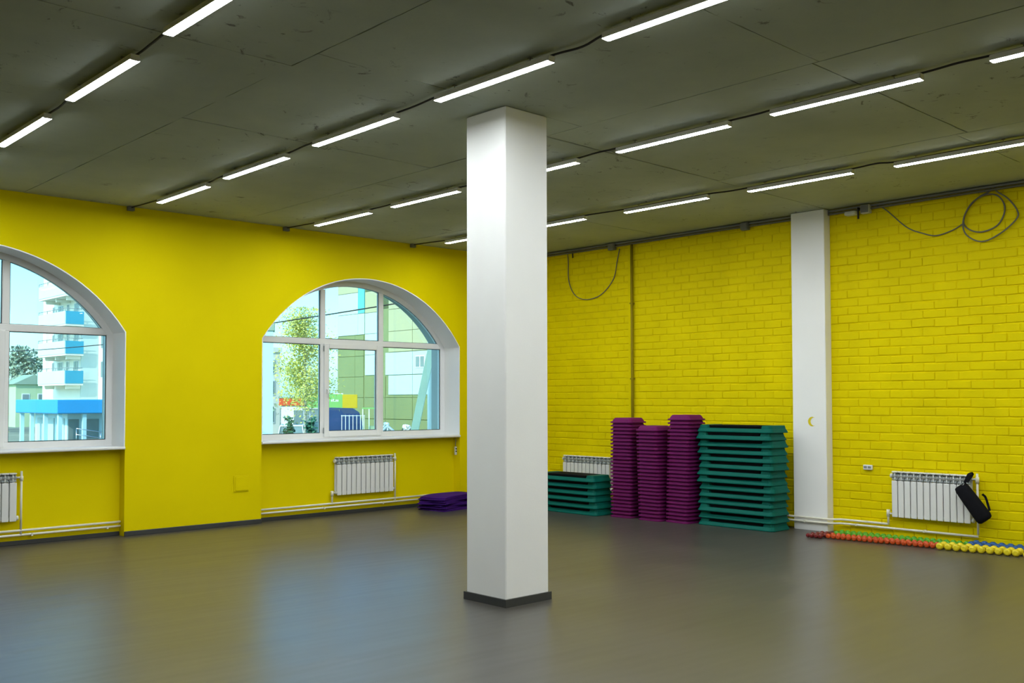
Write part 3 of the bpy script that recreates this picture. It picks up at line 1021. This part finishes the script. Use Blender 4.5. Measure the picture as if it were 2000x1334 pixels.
for k in range(6):
    yoga_mat('folded violet exercise mat, %s of the pile beside the column' % names[k], k, PILE[0] + (.03, .0, .05, -.02, .02, -.01)[k], PILE[1] + (-.035, .0, -.02, .01, -.01, .0)[k],
             .42 - .01 * (k % 2), .26 - .006 * k, math.radians((8, 16, 3, 20, 11, 17)[k]))

# ------------------------------------------------------------------ dumbbells laid out along the brick wall
def dumbbell_proto(label, loc, rz, m, group, r, L):
    """local x is the bar axis"""
    t = thing('dumbbell', label, 'dumbbell', loc, rz, group)
    hl = r * 1.55
    prof = [(r * .45, -hl / 2), (r * .80, -hl * .42), (r * .97, -hl * .20), (r, 0), (r * .97, hl * .20), (r * .80, hl * .42), (r * .45, hl / 2)]
    for s in (-1, 1):
        b = MB().lathe(prof, 10, (s * (L / 2 - hl / 2), 0, r), 'x')
        b.build('head', m, t)
    MB().lathe([(r * .36, -(L / 2 - hl)), (r * .42, 0), (r * .36, L / 2 - hl)], 8, (0, 0, r), 'x').build('handle', m, t)
    return t
rd = random.Random(2)
def dumbbell_row(n, p0, p1, m, colour, r, L, where, cat_group, rot=0.0, rotj=2.0):
    proto = None
    for k in range(n):
        q = (k + .5) / n
        loc = (p0[0] + (p1[0] - p0[0]) * q + rd.uniform(-.006, .006), p0[1] + (p1[1] - p0[1]) * q, 0)
        label = '%s vinyl dumbbell, %s from the left %s' % (colour, ORD[k + 1], where)
        rz = math.radians(rot + rd.uniform(-rotj, rotj))
        if proto is None:
            proto = dumbbell_proto(label, loc, rz, m, cat_group, r, L)
        else:
            dup(proto, loc, rz, label, cat_group)
dumbbell_row(4, (10.49, 6.085), (10.51, 5.885), M['db_red'], 'dark red', .026, .15, 'at the pilaster end of the front row', 'dark red dumbbells')
dumbbell_row(3, (10.67, 6.065), (10.69, 5.905), M['db_red'], 'dark red', .026, .15, 'behind the dark red front ones', 'rear dark red dumbbells')
dumbbell_row(20, (10.57, 5.875), (10.70, 4.655), M['db_orange'], 'orange', .0295, .16, 'in the orange front row', 'orange dumbbells')
dumbbell_row(10, (10.655, 4.635), (10.755, 3.815), M['db_yellow'], 'yellow', .0392, .185, 'in the yellow front row', 'yellow dumbbells', 3, 1.5)
dumbbell_row(21, (10.81, 5.90), (10.92, 4.43), M['db_green'], 'green', .034, .18, 'in the green rear row', 'green dumbbells')
dumbbell_row(9, (10.945, 4.42), (10.97, 3.62), M['db_blue'], 'blue', .043, .185, 'in the blue rear row', 'blue dumbbells', 0, 3)
dumbbell_proto('single yellow dumbbell set apart at the right frame edge', (10.70, 3.735, 0), math.radians(4), M['db_yellow'], None, .038, .17)

# ------------------------------------------------------------------ black pouch hung on the radiator valve
bag = thing('pouch', 'long black cloth pouch hanging by its strap from radiator valve', 'bag', (10.975, 4.40, .50))
top, bot = Vector((0, .125, .165)), Vector((0, -.145, -.195))
axis = (bot - top).normalized()
side = Vector((0, axis.z, -axis.y))          # across the pouch, in the wall plane
dep = Vector((1, 0, 0))
rings = []
for q, sw_, sd in ((0, .058, .020), (.015, .068, .032), (.10, .078, .046), (.35, .082, .052), (.7, .086, .054), (.9, .088, .050), (.97, .080, .042), (1.0, .060, .028)):
    c = top.lerp(bot, q)
    ring = []
    for k in range(16):
        a = 2 * PI * k / 16
        cc_, ss = math.cos(a), math.sin(a)
        f = .75
        ring.append(c + side * sw_ * math.copysign(abs(cc_) ** f, cc_) + dep * sd * math.copysign(abs(ss) ** f, ss))
    rings.append(ring)
MB().loft(rings, True, True, True).build('body', M['black_cloth'], bag)
def strap(pts, w, wd):
    b = MB()
    sp = spline(pts, 5)
    rg = []
    for i, p_ in enumerate(sp):
        a = sp[max(i - 1, 0)]; c = sp[min(i + 1, len(sp) - 1)]
        tdir = (c - a).normalized()
        s_ = tdir.cross(Vector((1, 0, 0)))
        if s_.length < .01: s_ = Vector((0, 1, 0))
        s_.normalize()
        n_ = tdir.cross(s_)
        rg.append([p_ + s_ * w + n_ * wd, p_ + s_ * w - n_ * wd, p_ - s_ * w - n_ * wd, p_ - s_ * w + n_ * wd])
    return b.loft(rg)
strap([(-.03, .06, .20), (-.035, .035, .245), (-.02, .02, .29), (.06, .012, .300), (.075, .03, .27), (.05, .07, .20)], .015, .003).build('strap', M['black_cloth'], bag)
strap([(.03, -.10, .085), (.05, -.125, .05), (.05, -.150, -.03), (.04, -.170, -.09)], .012, .003).build('side_strap', M['black_cloth'], bag)
rg = [(0 + .0, .075 + .014 * math.cos(2 * PI * k / 12), .190 + .014 * math.sin(2 * PI * k / 12)) for k in range(13)]
MB().tube([(-.045, p_[1], p_[2]) for p_ in rg], .0025, 5).build('ring', M['chrome'], bag)

# ------------------------------------------------------------------ outside the windows
G = -1.6
g = MB().box(-120, 220, YO + .15, 320, G - .5, G).build('ground', M['ground'])
struct(g)
struct(MB().box(-16, XW + 1.6, -14, YO - .02, H + .26, 17).build('wall_upper_unseen', M['tower_grey']))  # unseen storeys overhead, added to shade the ground and pole
fd = struct(MB().box(X0 - .3, XW + .35, Y0 - .3, YO - .02, G - .5, -.251).build('trim_1', M['tower_grey']))

# apartment tower
tw = thing('apartment_tower', 'cream apartment tower with blue balconies seen through left window', 'building', (34, 96, G))
T = lambda x, y, z: (x - 34, y - 96, z - G)
def tbox(x0, x1, y0, y1, z0, z1, name, m, par=None, c=0):
    a = T(x0, y0, z0); b = T(x1, y1, z1)
    return MB().box(a[0], b[0], a[1], b[1], a[2], b[2], c).build(name, m, par or tw)
tbox(33.6, 46, 94, 103.2, G, 30, 'wall_block', M['tower_white'])
tbox(35.2, 46, 86, 93.97, G, 30, 'wall_block', M['tower_white'])
tbox(33.62, 35.18, 93.90, 93.99, G, 29.8, 'recess_shade_panel', M['tower_grey'])  # sheet coloured to carry the shade of this side wall
tbox(33.25, 33.59, 102.3, 103.2, G, 30, 'corner_pilaster', M['tower_white'])
for k in range(7):
    zb = 3.15 + 2.72 * k
    bal = tbox(31.95, 33.58, 93.2, 100.4, zb - .18, zb - .02, 'balcony', M['tower_white'])
    tbox(31.90, 31.97, 93.2, 100.4, zb - .02, zb + 1.15, 'parapet', M['balcony_blue'], bal)
    tbox(31.98, 33.57, 93.15, 93.22, zb - .02, zb + 1.15, 'end_panel', M['balcony_blue_shaded'], bal)
    rl = MB()
    for (a, b) in (((31.93, 93.2, zb + 1.4), (31.93, 100.4, zb + 1.4)), ((31.93, 93.2, zb + 1.4), (33.5, 93.2, zb + 1.4))):
        rl.tube([T(*a), T(*b)], .03, 5)
    for (x, y) in ((31.93, 93.2), (32.7, 93.2), (31.93, 95.6), (31.93, 98), (31.93, 100.4)):
        rl.tube([T(x, y, zb + 1.15), T(x, y, zb + 1.4)], .025, 5)
    rl.build('railing', M['rad_dark'], bal)
    bk = MB()
    for y in (94.0, 96.8, 99.6):
        a = T(32.3, y - .1, zb - .5); b = T(33.58, y + .1, zb - .19)
        bk.box(a[0], b[0], a[1], b[1], a[2], b[2])
    bk.build('bracket', M['tower_white'], bal)
    for (y, w, h_) in ((101.2, .5, 1.5), (99.2, 1.4, 1.5), (97.2, .7, 2.0), (95.0, 1.2, 1.6)):
        w_ = tbox(33.54, 33.595, y - w / 2, y + w / 2, zb + 2.15 - h_ , zb + 2.15, 'window', M['white_plastic'])
        tbox(33.515, 33.545, y - w / 2 + .09, y - .05, zb + 2.23 - h_, zb + 2.07, 'pane', M['far_glass'], w_)
        tbox(33.515, 33.545, y + .05, y + w / 2 - .09, zb + 2.23 - h_, zb + 2.07, 'pane', M['far_glass'], w_)
    for y in (92.7, 91.3, 89.9):
        w_ = tbox(35.14, 35.195, y - .45, y + .45, zb + .5, zb + 2.1, 'window', M['white_plastic'])
        tbox(35.115, 35.145, y - .36, y + .36, zb + .58, zb + 2.02, 'pane', M['far_glass'], w_)

# low shop with the blue fascia
sh = thing('shop', 'low shop with a wide blue fascia in front of the tower', 'building', (25, 72, G))
S_ = lambda x, y, z: (x - 25, y - 72, z - G)
def sbox(x0, x1, y0, y1, z0, z1, name, m, par=None, c=0):
    a = S_(x0, y0, z0); b = S_(x1, y1, z1)
    return MB().box(a[0], b[0], a[1], b[1], a[2], b[2], c).build(name, m, par or sh)
sbox(23.1, 33, 68.8, 77.4, .70, 1.65, 'fascia', M['shop_blue'], c=.05)
sbox(24.2, 33, 70.0, 76.6, G, .69, 'wall_block', M['shop_wall'])
for y in (69.2, 72.0, 74.8, 77.0):
    sbox(23.3, 23.55, y - .12, y + .12, G, .69, 'post', M['pale_blue'])
for x in (25.0, 26.6, 28.6):
    sbox(x - .12, x + .12, 69.0, 69.24, G, .69, 'post', M['pale_blue'])
for (x, w) in ((24.6, .35), (25.8, .5)):
    sbox(x - w, x + w, 69.93, 69.99, G + .2, .3, 'glazed_door', M['far_glass'])
for y in (71.2, 73.2, 75.2):
    sbox(24.13, 24.19, y - .7, y + .7, G + .3, .35, 'shop_window', M['panel_white'])
rl = MB()
for z in (G + .55, G + .95):
    rl.tube([S_(24.2, 68.3, z + .35), S_(27.5, 68.3, z - .2)], .035, 5)
for x, dz in ((24.2, .35), (25.8, .08), (27.5, -.2)):
    rl.tube([S_(x, 68.3, G), S_(x, 68.3, G + .95 + dz)], .03, 5)
rl.build('ramp_railing', M['chrome'], sh)

# pale green house beside the tower
hs = thing('house', 'small pale green house with pitched roof left of tower', 'building', (39.6, 128, G))
MB().box(-2.0, 2.0, -2.0, 2.0, 0, 5.1).build('wall_block', M['house_green'], hs)
MB().prism([(-2.4, 5.1), (2.4, 5.1), (0, 6.3)], -2.3, 2.3).build('roof', M['house_roof'], hs)
for x in (-.9, .9):
    w_ = MB().box(x - .45, x + .45, -2.05, -2.0, 2.6, 4.0).build('window', M['white_plastic'], hs)
    MB().box(x - .35, x + .35, -2.08, -2.05, 2.7, 3.9).build('pane', M['far_glass'], w_)

# trees
def tree(name, label, loc, h, r, zlo, m_leaf, n, seed, leaf=.22, trunk=.12, stretch=1.0, taper=.8):
    rt_ = random.Random(seed)
    t = thing(name, label, 'tree', loc)
    b = MB().tube([(0, 0, 0), (.05, .02, h * .4), (-.03, .04, h * .75), (0, 0, h * .97)], [trunk, trunk * .75, trunk * .4, .02], 7)
    b.build('trunk', M['bark'], t)
    br = MB(); lf = MB()
    tips = []
    for k in range(26):
        z0 = zlo + (h - zlo) * (k / 26) * .9
        a = rt_.uniform(0, 2 * PI)
        w = 1 - taper * ((z0 - zlo) / (h - zlo))
        L_ = r * w * rt_.uniform(.6, 1.05)
        e_ = Vector((math.cos(a) * L_, math.sin(a) * L_, z0 + L_ * rt_.uniform(.3, .8) * stretch))
        mid = Vector((e_.x * .5, e_.y * .5, z0 + (e_.z - z0) * .65))
        br.tube([(0, 0, z0), mid, e_], [trunk * .25, trunk * .15, .01], 5)
        tips.append((Vector((0, 0, z0)), mid, e_))
    br.build('branches', M['bark'], t)
    for k in range(n):
        p0_, p1_, p2_ = rt_.choice(tips)
        q = rt_.random() ** .6
        c = (p0_.lerp(p1_, q * 2) if q < .5 else p1_.lerp(p2_, q * 2 - 1))
        c = c + Vector((rt_.gauss(0, r * .16), rt_.gauss(0, r * .16), rt_.gauss(0, r * .18)))
        c.z = min(max(c.z, zlo * .8), h)
        a = Vector((rt_.gauss(0, 1), rt_.gauss(0, 1), rt_.gauss(0, 1))).normalized() * leaf * rt_.uniform(.5, 1)
        d = a.orthogonal().normalized() * leaf * .45
        i = len(lf.v)
        lf.v += [tuple(c - a), tuple(c + d), tuple(c + a), tuple(c - d)]
        lf.face((i, i + 1, i + 2, i + 3))
    o_ = lf.build('foliage', m_leaf, t, fix=False)
    o_['kind'] = 'stuff'
    return t
tree('birch_tree', 'tall yellow-green birch seen through the right-hand window', (29.3, 47.9, G), 8.3, 2.3, 2.4, M['leaf_birch'], 9500, 1, .10, .08, 1.2, .7)
tree('pine_tree', 'grey-green tree above the pale green house', (42.6, 139, G), 10.2, 3.0, 5.6, M['leaf_grey'], 900, 2, .4, .2, .3, .5)
tree('bushy_tree', 'grey-green bushy tree behind the birch', (33.0, 62.0, G), 6.2, 2.6, 1.5, M['leaf_grey'], 1300, 3, .24)
tree('shrub', 'young green shrub beside the pale blue wall end', (29.9, 54.4, G), 2.4, .75, .3, M['leaf_dark'], 500, 4, .14, .05)
tree('shrub', 'dark green conifer shrub left of the white van', (23.5, 39.8, G), 2.6, .42, .2, M['leaf_dark'], 700, 5, .13, .05)
tree('shrub', 'dark green conifer shrub right of the white van', (26.95, 43.5, G), 2.4, .5, .2, M['leaf_dark'], 700, 8, .13, .05)
tree('bushy_tree', 'yellow-green bush at left end of the blue shop', (22.5, 80.5, G), 3.4, 1.2, .3, M['leaf_birch'], 700, 6, .2, .08)
tree('bushy_tree', 'dark green bush left of the pale green house', (36.2, 133.5, G), 5.6, 1.0, .8, M['leaf_dark'], 600, 7, .3, .1)

# pale blue end wall at the left edge of the right-hand window
be = thing('wall_end', 'pale blue tall wall end at left edge of right window', 'building', (20.16, 35.85, G), math.atan2(-20.16, 35.85))
MB().box(-1.6, .24, 0, .8, 0, 6.0).build('wall_block', M['pale_blue'], be)
MB().box(-1.66, .30, -.06, .86, 6.0, 6.30, .02).build('coping', M['house_roof'], be)
# light block behind it
bl = thing('office_block', 'pale green block with narrow windows behind the birch', 'building', (43.0, 77, G))
MB().box(-6, 1.0, -1.0, 6, 0, 7.3).build('wall_block', M['tower_white'], bl)
MB().box(-6.1, 1.12, -1.12, 6.1, 7.3, 7.7).build('cornice', M['tower_white'], bl)
for z in (1.2, 3.6, 5.4):
    for x in (-1.6, -.7, .2):
        w_ = MB().box(x - .28, x + .28, -1.06, -1.0, z, z + 1.3).build('window', M['white_plastic'], bl)
        MB().box(x - .19, x + .19, -1.09, -1.06, z + .1, z + 1.2).build('pane', M['far_glass'], w_)

# large block with coloured facade panels; its face runs parallel to the brick wall
pb = thing('panel_building', 'large block with white, olive and beige facade panels', 'building', (45, 62, G))
Pp = lambda y, z: (y - 62, z - G)
MB().box(.06, 14, 64.75 - 62, 68.6 - 62, 0, 15).build('wall_block', M['panel_olive'], pb)
MB().box(.06, 14, 48 - 62, 64.75 - 62, 0, 10.2).build('wall_block', M['panel_olive'], pb)
def panel(y0, y1, z0, z1, m, d=.07):
    MB().box(.06 - d, .059, y0 - 62 + .015, y1 - 62 - .015, z0 - G + .015, z1 - G - .015, .012).build('facade_panel', m, pb)
for z in (G + .02, .1, 1.75, 3.4, 5.05):
    for (a, b) in ((64.9, 66.1), (66.1, 68.58)):
        panel(a, b, z, min(z + 1.65, 6.72), M['panel_olive'])
for (z0, z1) in ((6.75, 8.44), (8.44, 10.15)):
    panel(65.7, 68.58, z0, z1, M['panel_white']); 
panel(64.8, 65.7, 6.75, 8.44, M['panel_white'])
panel(65.7, 68.58, 10.15, 11.8, M['panel_beige']); panel(65.7, 68.58, 11.8, 13.3, M['panel_beige'])
MB().box(-.02, .055, 64.80 - 62, 65.66 - 62, 8.46 - G, 13.3 - G).build('stair_glazing', M['teal_glass'], pb)
for (z0, z1, m_) in ((3.5, 5.1, 'panel_white'), (5.1, 6.76, 'panel_white'), (6.76, 8.42, 'panel_white'), (8.42, 10.1, 'panel_beige')):
    panel(62.6, 64.72, z0, z1, M[m_])
for z in (G + .02, .1, 1.75):
    for (a, b) in ((62.0, 64.72), (58.6, 61.98), (55.2, 58.58), (51.8, 55.18), (48.2, 51.78)):
        panel(a, b, z, min(z + 1.65, 1.92 if a < 62 else 3.46), M['panel_olive'])
for (a, b) in ((58.6, 61.6), (55.2, 58.58), (51.8, 55.18), (48.2, 51.78)):
    panel(a, b, 1.95, 3.45, M['panel_white']); panel(a, min(b + .4, 62.0) if a > 58 else b, 3.47, 5.2, M['panel_white'])
    panel(a, b, 5.22, 6.8, M['panel_beige']); panel(a, b, 6.8, 8.5, M['panel_beige']); panel(a, b, 8.5, 10.1, M['panel_beige'])
for y in (57.9, 57.35, 54.2, 53.6):
    w_ = MB().box(-.05, -.012, y - 62 - .26, y - 62 + .26, 3.95 - G, 4.85 - G).build('window', M['white_plastic'], pb)
    MB().box(-.08, -.05, y - 62 - .20, y - 62 + .20, 4.02 - G, 4.78 - G).build('pane', M['far_glass'], w_)

# boards, kiosk, parked vehicles
def facing(x, y):
    return math.atan2(-x, y)
kk = thing('kiosk', 'small kiosk with a red sign band behind the birch', 'kiosk', (39.35, 66.1, G), facing(39.3, 66))
MB().box(-.85, .85, 0, 1.5, 0, 2.75).build('wall_block', M['sign_white'], kk)
MB().box(-1.0, 1.0, -.12, 1.6, 2.75, 3.32, .02).build('sign_band', M['sign_red'], kk)
MB().box(-1.05, 1.05, -.16, 1.65, 3.32, 3.40).build('roof', M['house_roof'], kk)
MB().box(.1, .8, -.03, 0, .3, 2.4).build('pane', M['far_glass'], kk)
gb = thing('billboard', 'green billboard with a blurred white line of lettering', 'billboard', (38.35, 60.1, G), facing(38.35, 60.1))
MB().box(-1.25, 1.25, -.05, .05, 2.62, 3.60, .01).build('board', M['sign_green'], gb)
fr = MB()
for (a, b, c, d) in ((-1.29, 1.29, 3.60, 3.65), (-1.29, 1.29, 2.57, 2.62), (-1.29, -1.25, 2.62, 3.60), (1.25, 1.29, 2.62, 3.60)):
    fr.box(a, b, -.06, .06, c, d)
fr.build('frame', M['sign_white'], gb)
lt = MB(); x = -1.0
rl_ = random.Random(9)
while x < .95:
    w = rl_.uniform(.05, .10)
    lt.box(x, x + w, -.058, -.05, 3.06, 3.06 + rl_.choice([.14, .14, .19]))
    x += w + rl_.choice([.03, .03, .12])
lt.build('lettering', M['sign_white'], gb)
for x in (-1.0, 1.0):
    MB().tube([(x, .03, 0), (x, .03, 2.6)], .05, 6).build('post', M['chrome'], gb)
yb = thing('billboard', 'plain yellow billboard right of the green one', 'billboard', (39.38, 58.45, G), facing(39.38, 58.45))
MB().box(-.52, .52, -.05, .05, 2.60, 3.56, .02).build('board', M['sign_yellow'], yb)
MB().tube([(0, .03, 0), (0, .03, 2.6)], .06, 6).build('post', M['chrome'], yb)

tr = thing('truck', 'dark blue covered truck parked before the panel block', 'truck', (37.15, 55.75, G), facing(37.15, 55.75))
MB().prism([(-1.25, .7), (1.15, .7), (1.18, 1.6), (.95, 2.35), (.55, 2.62), (-1.25, 2.68)], -1.0, 1.0).build('tilt', M['truck_blue'], tr)
MB().box(-1.3, 1.2, -.9, .9, .45, .7).build('chassis', M['tyre'], tr)
for x in (-.8, .75):
    for y in (-.85, .85):
        MB().lathe([(.2, -.12), (.42, -.1), (.42, .1), (.2, .12)], 12, (x, y, .42), 'y').build('wheel', M['tyre'], tr)
fe = thing('fence', 'thin white railing in front of the dark blue truck', 'fence', (36.6, 54.0, G), facing(36.6, 54.0))
for k in range(7):
    MB().tube([(-.7 + k * .24, 0, 0), (-.7 + k * .24, 0, 2.2)], .022, 5).build('post', M['sign_white'], fe)
for z in (1.2, 2.15):
    MB().tube([(-.75, 0, z), (.8, 0, z)], .02, 5).build('rail', M['sign_white'], fe)
po = thing('porch', 'pale green framed porch right of the dark blue truck', 'porch', (37.15, 52.95, G), facing(37.15, 52.95))
for x in (-.40, 0, .40):
    MB().box(x - .035, x + .035, -.04, .04, 0, 2.6).build('post', M['strut_paint'], po)
MB().box(-.44, .44, -.05, .5, 2.6, 2.68).build('roof', M['sign_green'], po)
MB().box(.02, .40, .02, .06, 0, 1.5).build('door', M['house_green'], po)

def car(label, loc, rz, L, W, Hh, van=False):
    t = thing('car', label, 'car', loc, rz)
    zb = Hh * .55
    body = [(-L / 2, .30), (L / 2, .30), (L / 2, zb * .9), (L / 2 - .12, zb), (-L / 2 + .05, zb), (-L / 2, zb * .85)]
    MB().prism(body, -W / 2, W / 2).build('body', M['car_white'], t)
    a, b, c, d = ((-L / 2 + .06, -L / 2 + .2, L / 2 - 1.2, L / 2 - .75) if van else (-L / 2 + .25, -L / 2 + .95, L / 2 - 1.75, L / 2 - .95))
    i = .14
    cab = MB()
    cab.loft([[(a, -W / 2 + .03, zb), (d, -W / 2 + .03, zb), (d, W / 2 - .03, zb), (a, W / 2 - .03, zb)], [(b, -W / 2 + i, Hh - .06), (c, -W / 2 + i, Hh - .06), (c, W / 2 - i, Hh - .06), (b, W / 2 - i, Hh - .06)]])
    cab.build('windows', M['far_glass'], t)
    MB().box(b - .05, c + .05, -W / 2 + i - .02, W / 2 - i + .02, Hh - .07, Hh, .03).build('roof', M['car_white'], t)
    pf = MB()
    for sg in (-1, 1):
        pf.tube(spline([(a - .02, sg * (W / 2 - .03), zb), (b, sg * (W / 2 - i), Hh - .03), (c, sg * (W / 2 - i), Hh - .03), (d + .02, sg * (W / 2 - .03), zb)], 4), .03 if van else .075, 6)
        pf.tube([((b + c) / 2, sg * (W / 2 - i), Hh - .05), ((b + c) / 2, sg * (W / 2 - .02), zb)], .025 if van else .05, 6)
    pf.build('window_pillars', M['car_white'], t)
    for x in (-L * .31, L * .31):
        for y in (-W / 2 + .06, W / 2 - .06):
            MB().lathe([(.15, -.1), (.31, -.09), (.31, .09), (.15, .1)], 12, (x, y, .31), 'y').build('wheel', M['tyre'], t)
    return t
car('white van parked below the red kiosk sign', (31.9, 53.4, G), facing(31.9, 53.4) + 1.45, 2.9, 1.6, 1.66, True)
car('white car half hidden by left window mullion edge, behind the strut', (37.1, 50.3, G), facing(37, 50) + .1, 2.6, 1.6, 1.66)
car('white car right of the leaning strut', (36.85, 47.9, G), facing(36.8, 47.9) + .1, 2.4, 1.6, 1.56)

# utility pole with a leaning strut, and the wire strung from it
pl = thing('utility_pole', 'whitewashed utility pole with leaning strut outside the right window', 'pole', (15.69, 19.55, G))
MB().box(-.13, .13, -.11, .11, 0, 6.1, .02).build('post', M['post_white'], pl)
s0, s1 = Vector((14.93 - 15.69, 19.68 - 19.55 - .25, 0)), Vector((-.12, -.16, 4.75))
s0 = s1 + (Vector((15.01 - 15.69, 19.58 - 19.55 - .05, .6 - G)) - s1) * (4.75 / (4.75 - 2.2))
rgs = []
for c in (s0, s1):
    u = Vector((.73, -.68, 0)); w = Vector((.68, .73, 0))
    rgs.append([c + u * .095 + w * .08, c - u * .095 + w * .08, c - u * .095 - w * .08, c + u * .095 - w * .08])
MB().loft(rgs).build('strut', M['strut_paint'], pl)
MB().tube([(-.4, 0, 5.78), (.4, 0, 5.78)], .04, 6).build('cross_arm', M['rad_dark'], pl)
A, B = Vector((15.68, 19.70, 4.20)), Vector((14.6, 74.95, 4.95))
mids = [A.lerp(B, k / 24) - Vector((0, 0, .75 * 4 * (k / 24) * (1 - k / 24) * .9)) for k in range(25)]
w_ = MB().tube([tuple(p_) for p_ in mids], .018, 5).build('overhead_wire', M['cable_black'])
tag(w_, 'dark overhead wire crossing both windows outside', 'wire')
pl2 = thing('utility_pole', 'distant grey utility pole holding the far end of the overhead wire', 'pole', (14.6, 75.1, G))
MB().tube([(0, 0, 0), (0, 0, 7.0)], [.14, .10], 8).build('post', M['post_white'], pl2)
MB().tube([(-.4, 0, 6.55), (.4, 0, 6.55)], .04, 6).build('cross_arm', M['rad_dark'], pl2)
